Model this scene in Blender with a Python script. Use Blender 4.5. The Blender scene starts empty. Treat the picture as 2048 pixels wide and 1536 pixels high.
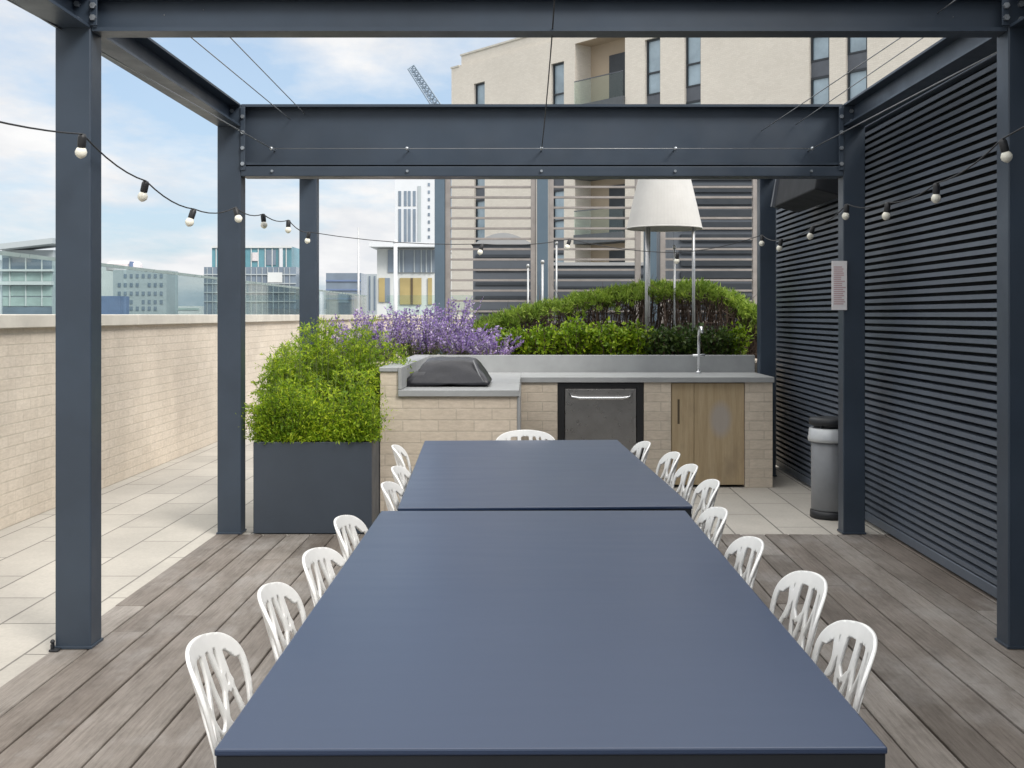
import bpy, bmesh, math, random
from mathutils import Vector, Matrix
R = math.radians
C = bpy.context.scene.collection
F = 2300.0; VX = 1055.0; VY = 630.0; EYE = 1.40     # focal length in photo pixels, vanishing point, eye height

def P(px, py, Y):
    """a point of the photograph at a given distance, in metres"""
    return Vector(((px - VX) / F * Y, Y, EYE - (py - VY) / F * Y))

# ------------------------------------------------------------------ mesh builder
class MB:
    def __init__(s): s.v = []; s.f = []
    def add(s, pts, faces):
        b = len(s.v); s.v += [tuple(p) for p in pts]; s.f += [tuple(b + i for i in f) for f in faces]
    def quad(s, *pts): s.add(pts, [tuple(range(len(pts)))])
    def box(s, x0, y0, z0, x1, y1, z1):
        s.add([(x0,y0,z0),(x1,y0,z0),(x1,y1,z0),(x0,y1,z0),(x0,y0,z1),(x1,y0,z1),(x1,y1,z1),(x0,y1,z1)],
              [(0,3,2,1),(4,5,6,7),(0,1,5,4),(1,2,6,5),(2,3,7,6),(3,0,4,7)])
        return s
    def obox(s, o, ax, ay, az):
        """box from a corner and three edge vectors"""
        o, ax, ay, az = map(Vector, (o, ax, ay, az))
        p = [o, o+ax, o+ax+ay, o+ay, o+az, o+ax+az, o+ax+ay+az, o+ay+az]
        s.add(p, [(0,3,2,1),(4,5,6,7),(0,1,5,4),(1,2,6,5),(2,3,7,6),(3,0,4,7)])
        return s
    def prism(s, prof, axis, a, b):
        """extrude a 2D outline along an axis; outline in the two other axes (y,z) (x,z) (x,y)"""
        def pt(u, w, t): return {'x': (t,u,w), 'y': (u,t,w), 'z': (u,w,t)}[axis]
        n = len(prof)
        s.add([pt(u,w,a) for u,w in prof] + [pt(u,w,b) for u,w in prof],
              [tuple(range(n))[::-1], tuple(range(n, 2*n))] + [(i, (i+1)%n, n+(i+1)%n, n+i) for i in range(n)])
        return s
    def tube(s, pts, rad, n=8, caps=True):
        pts = [Vector(p) for p in pts]
        if not hasattr(rad, '__len__'): rad = [rad]*len(pts)
        rings = []; up = None
        for i, p in enumerate(pts):
            t = (pts[min(i+1, len(pts)-1)] - pts[max(i-1, 0)])
            if t.length < 1e-9: t = Vector((0,0,1))
            t.normalize()
            if up is None: up = Vector((0,0,1)) if abs(t.z) < .9 else Vector((1,0,0))
            a = t.cross(up)
            if a.length < 1e-6: a = t.orthogonal()
            a.normalize(); b = a.cross(t); up = b
            rings.append([p + (a*math.cos(2*math.pi*k/n) + b*math.sin(2*math.pi*k/n))*rad[i] for k in range(n)])
        vs = [q for r in rings for q in r]; fs = []
        for i in range(len(pts)-1):
            for k in range(n): fs.append((i*n+k, i*n+(k+1)%n, (i+1)*n+(k+1)%n, (i+1)*n+k))
        if caps: fs += [tuple(range(n))[::-1], tuple(range((len(pts)-1)*n, len(pts)*n))]
        s.add(vs, fs); return s
    def ribbon(s, pts, nrm, w, t, n=8):
        """flattened tube: half width w in the surface, half thickness t along the normals"""
        m = len(pts); vs = []; fs = []
        if not hasattr(w, '__len__'): w = [w]*m
        for i in range(m):
            T = (pts[min(i+1,m-1)] - pts[max(i-1,0)]).normalized(); N = nrm[i]; B = T.cross(N).normalized()
            for k in range(n):
                a = 2*math.pi*k/n; vs.append(pts[i] + B*(math.cos(a)*w[i]) + N*(math.sin(a)*t))
        for i in range(m-1):
            for k in range(n): fs.append((i*n+k, i*n+(k+1)%n, (i+1)*n+(k+1)%n, (i+1)*n+k))
        fs += [tuple(range(n))[::-1], tuple(range((m-1)*n, m*n))]
        s.add(vs, fs); return s
    def lathe(s, cx, cy, prof, n=24, sq=0.0):
        """revolve (radius, z) pairs round a vertical axis"""
        vs = []; fs = []; m = len(prof)
        for r, z in prof:
            for k in range(n):
                a = 2*math.pi*k/n; vs.append((cx + r*math.cos(a), cy + r*math.sin(a), z))
        for i in range(m-1):
            for k in range(n): fs.append((i*n+k, i*n+(k+1)%n, (i+1)*n+(k+1)%n, (i+1)*n+k))
        fs += [tuple(range(n))[::-1], tuple(range((m-1)*n, m*n))]
        s.add(vs, fs); return s
    def sphere(s, c, r, n=10, m=7, sz=1.0):
        c = Vector(c); prof = [(max(1e-4, r*math.sin(math.pi*i/m)), c.z - r*sz*math.cos(math.pi*i/m)) for i in range(m+1)]
        return s.lathe(c.x, c.y, prof, n)
    def leaf(s, p, d, ln, w, up):
        """one folded diamond-shaped leaf"""
        d = d.normalized(); a = d.cross(up)
        if a.length < 1e-5: a = d.orthogonal()
        a.normalize(); q = p + d*ln*.45
        s.add([p, q + a*w, p + d*ln, q - a*w], [(0,1,2,3)])
    def build(s, name, mt, parent=None, smooth=False, bevel=0, seg=2):
        me = bpy.data.meshes.new(name)
        off = Vector(parent_world(parent)) if parent else Vector((0,0,0))
        me.from_pydata([tuple(Vector(q) - off) for q in s.v], [], s.f)
        uv = me.uv_layers.new(name='UVMap')
        V = s.v; co = []
        for p in me.polygons:
            n = p.normal
            if abs(n.z) > .7: tx, ty = Vector((1,0,0)), Vector((0,1,0))
            else:
                tx = Vector((0,0,1)).cross(n); tx.normalize(); ty = Vector((0,0,1))
                if tx.x < -.5 or (abs(tx.x) <= .5 and tx.y < 0): tx = -tx
            for li in p.loop_indices:
                q = Vector(V[me.loops[li].vertex_index]); co += [q.dot(tx), q.dot(ty)]
        uv.data.foreach_set('uv', co)
        if smooth: me.polygons.foreach_set('use_smooth', [True]*len(me.polygons))
        me.materials.append(mt); me.update()
        o = bpy.data.objects.new(name, me); C.objects.link(o)
        if parent: o.parent = parent
        if bevel:
            m = o.modifiers.new('edge', 'BEVEL'); m.width = bevel; m.segments = seg; m.limit_method = 'ANGLE'; m.angle_limit = R(40)
            m.harden_normals = False
        return o

def parent_world(o):
    p = Vector((0,0,0))
    while o is not None: p = p + o.location; o = o.parent
    return p
def tag(o, label=None, cat=None, group=None, kind=None):
    if label: o['label'] = label
    if cat: o['category'] = cat
    if group: o['group'] = group
    if kind: o['kind'] = kind
    return o
def thing(name, label, cat, loc=(0,0,0), group=None):
    o = bpy.data.objects.new(name, None); C.objects.link(o); o.location = loc; o.empty_display_size = .1
    return tag(o, label, cat, group)
def copy_tree(o, parent=None):
    c = o.copy(); C.objects.link(c)
    if parent: c.parent = parent
    for ch in list(o.children): copy_tree(ch, c)
    return c
def one(mb, name, mt, label, cat, group=None, **k):
    return tag(mb.build(name, mt, **k), label, cat, group)

# ------------------------------------------------------------------ materials
def new_mat(name):
    m = bpy.data.materials.new(name); m.use_nodes = True; nt = m.node_tree
    return m, nt, nt.nodes['Principled BSDF']
def node(nt, typ, **k):
    n = nt.nodes.new(typ)
    for a, b in k.items():
        if a in n.inputs: n.inputs[a].default_value = b
        else: setattr(n, a, b)
    return n
def ramp(nt, fac, stops):
    r = nt.nodes.new('ShaderNodeValToRGB'); el = r.color_ramp.elements
    while len(el) < len(stops): el.new(.5)
    for e, (p, c) in zip(el, stops): e.position = p; e.color = (*c, 1) if len(c) == 3 else c
    nt.links.new(fac, r.inputs[0]); return r.outputs[0]
def mixc(nt, fac, a, b, mode='MIX'):
    m = nt.nodes.new('ShaderNodeMix'); m.data_type = 'RGBA'; m.blend_type = mode
    for sock, val in ((m.inputs[0], fac), (m.inputs[6], a), (m.inputs[7], b)):
        if isinstance(val, (int, float)): sock.default_value = val
        elif isinstance(val, tuple): sock.default_value = (*val, 1) if len(val) == 3 else val
        else: nt.links.new(val, sock)
    return m.outputs[2]
def noise(nt, vec, scale, detail=4, rough=.6, stretch=None):
    if stretch:
        mp = nt.nodes.new('ShaderNodeMapping'); mp.inputs['Scale'].default_value = stretch; nt.links.new(vec, mp.inputs[0]); vec = mp.outputs[0]
    n = nt.nodes.new('ShaderNodeTexNoise'); n.inputs['Scale'].default_value = scale; n.inputs['Detail'].default_value = detail
    n.inputs['Roughness'].default_value = rough; nt.links.new(vec, n.inputs['Vector']); return n.outputs['Fac']
def bump(nt, bs, h, strength, dist=.01):
    b = nt.nodes.new('ShaderNodeBump'); b.inputs['Strength'].default_value = strength; b.inputs['Distance'].default_value = dist
    nt.links.new(h, b.inputs['Height']); nt.links.new(b.outputs[0], bs.inputs['Normal'])
def dark(c, k): return tuple(x*k for x in c)

def paint(name, col, rough=.4, metal=0.0, var=.12, scale=2.5, spec=.5, bs_=0.0, bscale=120, rvar=.08):
    m, nt, bs = new_mat(name); tc = node(nt, 'ShaderNodeTexCoord')
    n = noise(nt, tc.outputs['Object'], scale, 5, .65)
    nt.links.new(ramp(nt, n, [(.3, dark(col, 1-var)), (.7, dark(col, 1+var))]), bs.inputs['Base Color'])
    n2 = noise(nt, tc.outputs['Object'], scale*3.1, 4, .6)
    nt.links.new(ramp(nt, n2, [(.3, (rough-rvar,)*3), (.7, (rough+rvar,)*3)]), bs.inputs['Roughness'])
    bs.inputs['Metallic'].default_value = metal; bs.inputs['Specular IOR Level'].default_value = spec
    if bs_: bump(nt, bs, noise(nt, tc.outputs['Object'], bscale, 3, .6), bs_, .003)
    return m

def smear(name, col, rough):
    m, nt, bs = new_mat(name); tc = node(nt, 'ShaderNodeTexCoord'); bs.inputs['Base Color'].default_value = (*col,1); bs.inputs['Specular IOR Level'].default_value = .8
    n = noise(nt, tc.outputs['Object'], 1.4, 1.5, .5, (1,.55,1)); n2 = noise(nt, tc.outputs['Object'], 9, 2, .5, (.35,1.6,1))
    r = mixc(nt, .3, n, n2); nt.links.new(ramp(nt, r, [(.3,(rough-.035,)*3),(.7,(rough+.05,)*3)]), bs.inputs['Roughness'])
    return m

def brick(name, c1, c2, mortar, bw=.23, bh=.067, ms=.010, stain=.25, rough=.85, stainscale=.8):
    m, nt, bs = new_mat(name); tc = node(nt, 'ShaderNodeTexCoord'); uv = tc.outputs['UV']
    b = nt.nodes.new('ShaderNodeTexBrick'); nt.links.new(uv, b.inputs['Vector'])
    b.inputs['Scale'].default_value = 1; b.inputs['Brick Width'].default_value = bw; b.inputs['Row Height'].default_value = bh + ms
    b.inputs['Mortar Size'].default_value = ms/2; b.inputs['Mortar Smooth'].default_value = .25; b.inputs['Bias'].default_value = 0
    b.inputs['Color1'].default_value = (*c1,1); b.inputs['Color2'].default_value = (*c2,1); b.inputs['Mortar'].default_value = (*mortar,1)
    n = noise(nt, uv, stainscale, 5, .7); n2 = noise(nt, uv, 18, 4, .7, (1, 3, 1))
    c = mixc(nt, 1.0, b.outputs['Color'], ramp(nt, n, [(.3, (1-stain,)*3), (.7, (1+stain*.35,)*3)]), 'MULTIPLY')
    c = mixc(nt, 1.0, c, ramp(nt, n2, [(.3, (.86,.85,.83)), (.7, (1.08,1.08,1.08))]), 'MULTIPLY')
    nt.links.new(c, bs.inputs['Base Color']); bs.inputs['Roughness'].default_value = rough
    h = mixc(nt, .25, b.outputs['Fac'], noise(nt, uv, 60, 3, .6)); inv = node(nt, 'ShaderNodeInvert'); nt.links.new(h, inv.inputs['Color'])
    bump(nt, bs, inv.outputs[0], .5, .006)
    return m

def paving(name, col, w=.31, l=.95, joint=.006):
    m, nt, bs = new_mat(name); tc = node(nt, 'ShaderNodeTexCoord')
    mp = nt.nodes.new('ShaderNodeMapping'); mp.inputs['Rotation'].default_value = (0,0,R(90)); mp.inputs['Location'].default_value = (0,-.09,0)
    nt.links.new(tc.outputs['UV'], mp.inputs[0]); uv = mp.outputs[0]
    b = nt.nodes.new('ShaderNodeTexBrick'); nt.links.new(uv, b.inputs['Vector']); b.inputs['Scale'].default_value = 1
    b.inputs['Brick Width'].default_value = l; b.inputs['Row Height'].default_value = w; b.inputs['Mortar Size'].default_value = joint; b.inputs['Mortar Smooth'].default_value = .2
    b.offset = .5; b.inputs['Color1'].default_value = (*dark(col,.93),1); b.inputs['Color2'].default_value = (*dark(col,1.06),1); b.inputs['Mortar'].default_value = (*dark(col,.42),1)
    n = noise(nt, uv, 1.1, 6, .7); n2 = noise(nt, uv, 45, 4, .75)
    c = mixc(nt, 1.0, b.outputs['Color'], ramp(nt, n, [(.3,(.82,.82,.82)),(.68,(1.06,1.06,1.05))]), 'MULTIPLY')
    c = mixc(nt, 1.0, c, ramp(nt, n2, [(.3,(.9,.9,.9)),(.7,(1.07,1.07,1.07))]), 'MULTIPLY')
    nt.links.new(c, bs.inputs['Base Color']); bs.inputs['Roughness'].default_value = .75
    inv = node(nt, 'ShaderNodeInvert'); nt.links.new(b.outputs['Fac'], inv.inputs['Color']); bump(nt, bs, inv.outputs[0], .5, .004)
    return m

def decking(name):
    m, nt, bs = new_mat(name); tc = node(nt, 'ShaderNodeTexCoord'); g = node(nt, 'ShaderNodeNewGeometry'); ob = tc.outputs['Object']
    # each board shifts the grain by its own amount
    add = nt.nodes.new('ShaderNodeVectorMath'); add.operation = 'ADD'; sc = nt.nodes.new('ShaderNodeVectorMath'); sc.operation = 'SCALE'; sc.inputs['Scale'].default_value = 37
    cmb = nt.nodes.new('ShaderNodeCombineXYZ'); nt.links.new(g.outputs['Random Per Island'], cmb.inputs[0]); nt.links.new(g.outputs['Random Per Island'], cmb.inputs[1])
    nt.links.new(cmb.outputs[0], sc.inputs[0]); nt.links.new(ob, add.inputs[0]); nt.links.new(sc.outputs[0], add.inputs[1]); v = add.outputs[0]
    base = ramp(nt, g.outputs['Random Per Island'], [(0,(.128,.110,.095)),(.3,(.195,.173,.154)),(.6,(.160,.136,.118)),(.85,(.215,.192,.172)),(1,(.250,.228,.207))])
    gr = noise(nt, v, 3.0, 8, .7, (26, .9, 1)); bl = noise(nt, v, 1.6, 5, .65, (1.6,.7,1)); wear = noise(nt, ob, 1.3, 6, .7, (1.5,.8,1)); fi = noise(nt, v, 16, 4, .7, (22,.8,1))
    c = mixc(nt, 1, base, ramp(nt, gr, [(.25,(.62,.59,.57)),(.5,(1,1,1)),(.75,(1.25,1.25,1.25))]), 'MULTIPLY')
    c = mixc(nt, 1, c, ramp(nt, fi, [(.3,(.86,.86,.86)),(.7,(1.12,1.12,1.12))]), 'MULTIPLY')
    c = mixc(nt, 1, c, ramp(nt, bl, [(.3,(.74,.71,.68)),(.7,(1.16,1.17,1.18))]), 'MULTIPLY')
    c = mixc(nt, ramp(nt, wear, [(.50,(0,0,0)),(.70,(.55,.55,.55))]), c, (.33,.32,.31))
    c = mixc(nt, 1, c, ramp(nt, noise(nt, ob, 3.4, 7, .75, (2.2,.7,1)), [(.30,(.62,.60,.58)),(.52,(1,1,1)),(.75,(1.12,1.12,1.12))]), 'MULTIPLY')
    nt.links.new(c, bs.inputs['Base Color']); nt.links.new(ramp(nt, gr, [(.2,(.72,)*3),(.8,(.55,)*3)]), bs.inputs['Roughness'])
    bump(nt, bs, gr, .6, .006); return m

def plywood(name):
    m, nt, bs = new_mat(name); tc = node(nt, 'ShaderNodeTexCoord'); ob = tc.outputs['Object']
    gr = noise(nt, ob, 3, 7, .65, (9, 9, .55)); fi = noise(nt, ob, 14, 5, .7, (12,12,.4)); st = noise(nt, ob, 2.6, 5, .6, (1.3,1,.8))
    c = ramp(nt, gr, [(.25,(.33,.245,.14)),(.5,(.42,.325,.20)),(.75,(.47,.375,.245))])
    c = mixc(nt, 1, c, ramp(nt, fi, [(.3,(.85,.83,.8)),(.7,(1.08,1.08,1.08))]), 'MULTIPLY')
    c = mixc(nt, ramp(nt, st, [(.55,(0,0,0)),(.72,(.5,.5,.5))]), c, (.21,.16,.105))
    # one pale bleached patch on the panel
    mp = nt.nodes.new('ShaderNodeMapping'); mp.inputs['Location'].default_value = (-.4*9, 0, -.53*5.5); mp.inputs['Scale'].default_value = (9, 0, 5.5); nt.links.new(ob, mp.inputs[0])
    gd = nt.nodes.new('ShaderNodeTexGradient'); gd.gradient_type = 'SPHERICAL'; nt.links.new(mp.outputs[0], gd.inputs[0])
    c = mixc(nt, ramp(nt, gd.outputs['Fac'], [(.05,(0,0,0)),(.5,(.8,.8,.8))]), c, (.36,.33,.31))
    nt.links.new(c, bs.inputs['Base Color']); bs.inputs['Roughness'].default_value = .65; bump(nt, bs, fi, .15, .003); return m

def leafmat(name, cols, trans=.35, rough=.5, clump=2.2, amp=.35):
    m, nt, bs = new_mat(name); g = node(nt, 'ShaderNodeNewGeometry'); tc = node(nt, 'ShaderNodeTexCoord')
    n = len(cols); c = ramp(nt, g.outputs['Random Per Island'], [(i/(n-1), col) for i, col in enumerate(cols)])
    cl = noise(nt, tc.outputs['Object'], clump, 3, .6)
    c = mixc(nt, 1, c, ramp(nt, cl, [(.32,(1-amp,1-amp*.8,1-amp)),(.68,(1+amp*1.1,1+amp*.8,1+amp*.4))]), 'MULTIPLY')
    nt.links.new(c, bs.inputs['Base Color']); bs.inputs['Roughness'].default_value = rough; bs.inputs['Specular IOR Level'].default_value = .3
    t = node(nt, 'ShaderNodeBsdfTranslucent'); nt.links.new(c, t.inputs['Color']); mx = node(nt, 'ShaderNodeMixShader'); mx.inputs[0].default_value = trans
    nt.links.new(bs.outputs[0], mx.inputs[1]); nt.links.new(t.outputs[0], mx.inputs[2]); nt.links.new(mx.outputs[0], nt.nodes['Material Output'].inputs['Surface'])
    return m

def clearglass(name, tint=(.90,.95,.95), refl=.9):
    m, nt, bs = new_mat(name); nt.nodes.remove(bs)
    tr = node(nt, 'ShaderNodeBsdfTransparent'); tr.inputs['Color'].default_value = (*tint,1); gl = node(nt, 'ShaderNodeBsdfGlossy'); gl.inputs['Roughness'].default_value = .03; gl.inputs['Color'].default_value = (refl,refl,refl,1)
    fr = node(nt, 'ShaderNodeFresnel'); gm = node(nt, 'ShaderNodeNewGeometry'); ior = node(nt, 'ShaderNodeMapRange'); ior.inputs['To Min'].default_value = 1.4; ior.inputs['To Max'].default_value = 1/1.4; nt.links.new(gm.outputs['Backfacing'], ior.inputs['Value']); nt.links.new(ior.outputs['Result'], fr.inputs['IOR']); mx = node(nt, 'ShaderNodeMixShader')
    nt.links.new(fr.outputs[0], mx.inputs[0]); nt.links.new(tr.outputs[0], mx.inputs[1]); nt.links.new(gl.outputs[0], mx.inputs[2]); nt.links.new(mx.outputs[0], nt.nodes['Material Output'].inputs['Surface'])
    return m

def winglass(name, col=(.10,.15,.19), rough=.06, var=.3, scale=.6):
    return paint(name, col, rough, 0, var, scale, spec=.9, rvar=.02)

M = dict(
    steel  = paint('slate steel paint', (.031,.045,.066), .42, 0, .20, 1.3, .5, .06, 220),
    louvre = paint('louvre blade paint', (.098,.118,.150), .45, 0, .12, 1.2, .45),
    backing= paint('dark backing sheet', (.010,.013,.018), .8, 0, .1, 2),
    bolt   = paint('galvanised bolts', (.42,.45,.48), .35, .8, .15, 30),
    wire   = paint('steel wire', (.30,.31,.32), .4, .8, .1, 30),
    cable  = paint('black rubber cable', (.022,.023,.026), .55, 0, .1, 20),
    bulb   = paint('frosted bulb glass', (.80,.78,.68), .25, 0, .06, 30, .6),
    table  = smear('table laminate', (.017,.036,.085), .33),
    tabledark = paint('table dark metal', (.012,.015,.020), .5, 0, .1, 3),
    chair  = paint('white moulded plastic', (.86,.86,.845), .38, 0, .05, 14, .5),
    deck   = decking('weathered deck boards'),
    joist  = paint('deck joist', (.03,.026,.022), .9),
    paving = paving('pale stone paving', (.44,.415,.375)),
    wall   = brick('parapet brick', (.68,.61,.525), (.635,.565,.48), (.59,.53,.45), .23, .064, .011, .22),
    kitchen= brick('kitchen brick', (.64,.56,.465), (.575,.50,.41), (.53,.465,.385), .24, .066, .011, .14, .85, 2.0),
    facade = brick('apartment brick', (.74,.69,.62), (.69,.64,.57), (.64,.59,.53), .23, .065, .010, .10, .85, .15),
    coping = paint('coping stone', (.56,.535,.48), .75, 0, .12, 3, .3, .2, 60),
    counter= paint('grey counter stone', (.30,.31,.315), .42, 0, .10, 5, .5, .05, 90),
    glass  = clearglass('balustrade glass', (.87,.94,.94)),
    glassrail = paint('glass top edge', (.26,.33,.33), .3),
    fridgeblack = paint('black appliance trim', (.010,.010,.011), .4),
    stainless = paint('dark stainless', (.27,.26,.25), .32, .85, .12, 6),
    handle = paint('bright steel', (.70,.71,.72), .22, .95, .08, 10),
    ply    = plywood('stained plywood'),
    slot   = paint('dark slot', (.085,.062,.038), .8),
    cover  = paint('black vinyl cover', (.017,.018,.024), .42, 0, .2, 9, .5, .35, 26),
    coverstrap = paint('grey cover strap', (.16,.165,.175), .5),
    planter= paint('planter steel', (.040,.052,.070), .45, 0, .10, 2, .45, .04, 200),
    soil   = paint('soil', (.035,.026,.018), .95, 0, .4, 12),
    binbody= paint('bin grey metal', (.20,.21,.225), .45, .1, .1, 6),
    binrim = paint('bin pale collar', (.48,.50,.52), .38, .2, .1, 6),
    bindark= paint('bin black plastic', (.016,.018,.022), .5),
    paper  = paint('white notice board', (.70,.68,.69), .4, 0, .05, 20),
    print_ = paint('faded print', (.50,.33,.34), .6),
    shade  = paint('white lamp shade', (.50,.495,.48), .9, 0, .05, 6, .1, .1, 60),
    pole   = paint('pale aluminium pole', (.48,.49,.50), .4, .4, .1, 10),
    timber = paint('brown slat timber', (.26,.24,.23), .7, 0, .18, 6, .3),
    screenpost = paint('blue grey post', (.085,.125,.165), .45, 0, .1, 2),
    winframe = paint('dark window frame', (.022,.028,.036), .45),
    winpane = winglass('window glass', (.27,.35,.41)),
    spandrel = paint('grey spandrel', (.085,.095,.115), .5),
    balglass = clearglass('balcony glass', (.88,.94,.92)),
    balslab = paint('balcony slab', (.085,.095,.105), .6),
    render = paint('tan render', (.44,.35,.26), .8, 0, .06, .3),
    plantgrey = paint('plant room cladding', (.070,.082,.10), .55, 0, .12, .8),
    plantpale = paint('barrel roof sheet', (.30,.31,.32), .5, .2, .1, 1),
    city   = paint('city ground', (.20,.21,.20), .9, 0, .3, .02),
    far_grey = paint('far grey panels', (.36,.40,.42), .7, 0, .06, .1),
    far_pale = paint('far pale concrete', (.55,.57,.57), .7, 0, .08, .1),
    far_white= paint('far white frame', (.58,.60,.63), .6, 0, .05, .1),
    far_dark = winglass('far dark glass', (.15,.19,.24), .12, .25, .15),  # glass colour lightened to stand in for distance haze
    far_teal = winglass('far teal glass', (.10,.25,.30), .12, .3, .12),
    far_green= winglass('far green glass', (.35,.43,.41), .12, .2, .2),
    far_blue = paint('far blue sheet', (.13,.18,.30), .6, 0, .1, .2),  # haze put into the colour: paler, less saturated blue
    far_gold = paint('far gold panels', (.34,.27,.12), .5, 0, .2, .3),  # gold dulled in the colour itself, in place of haze
    far_pink = paint('far roof drum', (.58,.54,.55), .7),
    crane  = paint('crane steel', (.22,.28,.35), .6),
    bamboo = leafmat('bamboo leaves', [(.13,.25,.018),(.23,.37,.026),(.34,.48,.034),(.46,.55,.05)], .5, .5, 5.5, .42),
    stem   = paint('plant stems', (.10,.14,.03), .8),
    lav    = leafmat('purple flowers', [(.21,.14,.40),(.29,.20,.50),(.38,.29,.58),(.60,.55,.70)], .3, .6, 3, .2),
    lavleaf= leafmat('grey green leaves', [(.12,.15,.07),(.20,.23,.12),(.26,.26,.16)], .3, .6, 3, .2),
    hedge  = leafmat('hedge needles', [(.11,.19,.025),(.17,.27,.04),(.24,.35,.055),(.30,.40,.08)], .35, .5, 3, .35),
    twig   = paint('dry twigs', (.085,.058,.045), .9, 0, .4, 8),
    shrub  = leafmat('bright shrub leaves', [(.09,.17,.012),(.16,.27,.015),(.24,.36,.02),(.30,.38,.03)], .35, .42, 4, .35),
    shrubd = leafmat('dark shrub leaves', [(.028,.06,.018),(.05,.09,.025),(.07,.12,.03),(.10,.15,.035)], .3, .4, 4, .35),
)

# ------------------------------------------------------------------ the setting
X_WALL = -3.43
m = MB(); m.box(-4.2,-5,-.35, -1.985, 26,-.002); m.box(-1.985, 7.335,-.35, 9, 26,-.002); m.box(-1.985,-5,-.35, 9, 7.335,-.06)
tag(m.build('paving', M['paving']), kind='structure')
random.seed(4)
m = MB(); x = -1.982; w, gap = .143, .009
while x < 2.35:
    y = -3.0 - random.random()*2
    while y < 7.33:
        y2 = min(7.33, y + random.choice([2.4, 3.0, 3.6, 4.2]))
        if 7.33 - y2 < .6: y2 = 7.33
        dz = random.uniform(-.0015,.0015)
        m.box(x, y, -.03, x + w, y2 - .003, .004 + dz); y = y2
    x += w + gap
d = m.build('deck', M['deck'], bevel=.003, seg=1); tag(d, kind='structure')
m = MB(); m.quad((-3000,-3000,-26),(3000,-3000,-26),(3000,6000,-26),(-3000,6000,-26)); tag(m.build('ground', M['city']), kind='structure')

# the brick parapet along the terrace with its coping and glass
t = thing('parapet_wall', 'long pale brick parapet with stone coping at the terrace edge', 'wall', (X_WALL,6,0))
m = MB(); m.box(X_WALL-.25,-5,0, X_WALL, 26,1.31); m.build('brickwork', M['wall'], t)
m = MB(); y = -5.0
while y < 26.2:
    m.box(X_WALL-.28, y,1.312, X_WALL+.045, min(y+1.494,26.2),1.405); y += 1.5
m.build('coping', M['coping'], t, bevel=.006, seg=1)
t = thing('glass_balustrade', 'clear frameless glass balustrade along the top of brick parapet', 'balustrade', (X_WALL-.17,6,1.405))
y = -4.7
while y < 25.5:
    p = MB().box(X_WALL-.176, y,1.406, X_WALL-.164, min(y+1.47,25.7),1.81).build('glass_panel', M['glass'], t)
    MB().box(X_WALL-.180, y,1.8115, X_WALL-.160, min(y+1.47,25.7),1.838).build('top_edge', M['glassrail'], p)
    y += 1.5
t = thing('end_wall', 'low brick end wall with coping across the far terrace edge', 'wall', (2,26.1,0))
MB().box(X_WALL,26.0,0, 9,26.25,1.31).build('brickwork', M['wall'], t); MB().box(X_WALL+.05,25.96,1.312, 9,26.29,1.405).build('coping', M['coping'], t)
t = thing('end_balustrade', 'pale glass balustrade on the low end wall behind lavender', 'balustrade', (-2,26.1,1.405))
for i in range(5):
    p = MB().box(-3.2+i*2.2,26.09,1.406, -1.03+i*2.2,26.105,1.85).build('glass_panel', M['balglass'], t)

# ------------------------------------------------------------------ the pergola
XL0, XL1, XR0, XR1 = -1.975,-1.825, 2.010, 2.150
ROWS = (4.806, 7.32, 9.95); PD = .125; ZB, ZT = 2.588, 2.743
def isec(w, h, tf, tw):
    a, b = w/2, tw/2
    return [(-a,0),(a,0),(a,tf),(b,tf),(b,h-tf),(a,h-tf),(a,h),(-a,h),(-a,h-tf),(-b,h-tf),(-b,tf),(-a,tf)]
perg = thing('pergola', 'slate blue steel pergola of square posts and bolted beams over table', 'pergola', (0,7,0))
def bolt_head(c, ax, r=.013, l=.014):
    c = Vector(c); a = Vector(ax).normalized()
    return MB().tube([c, c + a*l], r, 6)
for Y in ROWS:
    for (a, b) in ((XL0, XL1), (XR0, XR1)):
        top = ZB - .004 if Y != ROWS[1] else ZT - .16
        pb = MB()
        pb.box(a, Y, .004, b, Y+PD, ZT + .0)
        po = pb.build('post', M['steel'], perg, bevel=.006)
        MB().box(a-.006, Y-.006, .0045, b+.006, Y+PD+.006, .016).build('base_plate', M['steel'], po, bevel=.002)
        # cleat plates with bolts where beams meet the post
        if Y < 9:
            zc = ZB if Y < 5 else 2.30
            inner = b if a < 0 else a; s = 1 if a < 0 else -1
            MB().box(min(inner, inner+s*.03), Y-.0125, zc+.02, max(inner, inner+s*.03), Y-.0015, ZT-.02).build('cleat', M['steel'], po, bevel=.002)
            for z in ([ZB+.05, ZB+.10] if Y < 5 else [2.36,2.46,2.56,2.66]):
                bolt_head((inner + s*.016, Y-.0125, z), (0,-1,0)).build('bolt', M['bolt'], po, smooth=False)
            for z in (ZB+.045, ZB+.11):
                bolt_head(((a+b)/2 + .02*s, Y-.001, z), (0,-1,0)).build('bolt', M['bolt'], po)
# side beams: I sections running away from the camera, butted between the posts
for (a, b) in ((XL0, XL1), (XR0, XR1)):
    cx = (a+b)/2
    for (y0, y1) in ((-1.0, ROWS[0]-.002), (ROWS[0]+PD+.002, ROWS[1]-.002), (ROWS[1]+PD+.002, ROWS[2]-.002)):
        MB().prism([(cx+u, ZB+.012+w) for u, w in isec(b-a-.004, ZT-ZB-.012, .012, .010)], 'y', y0, y1).build('side_beam', M['steel'], perg)
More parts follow.
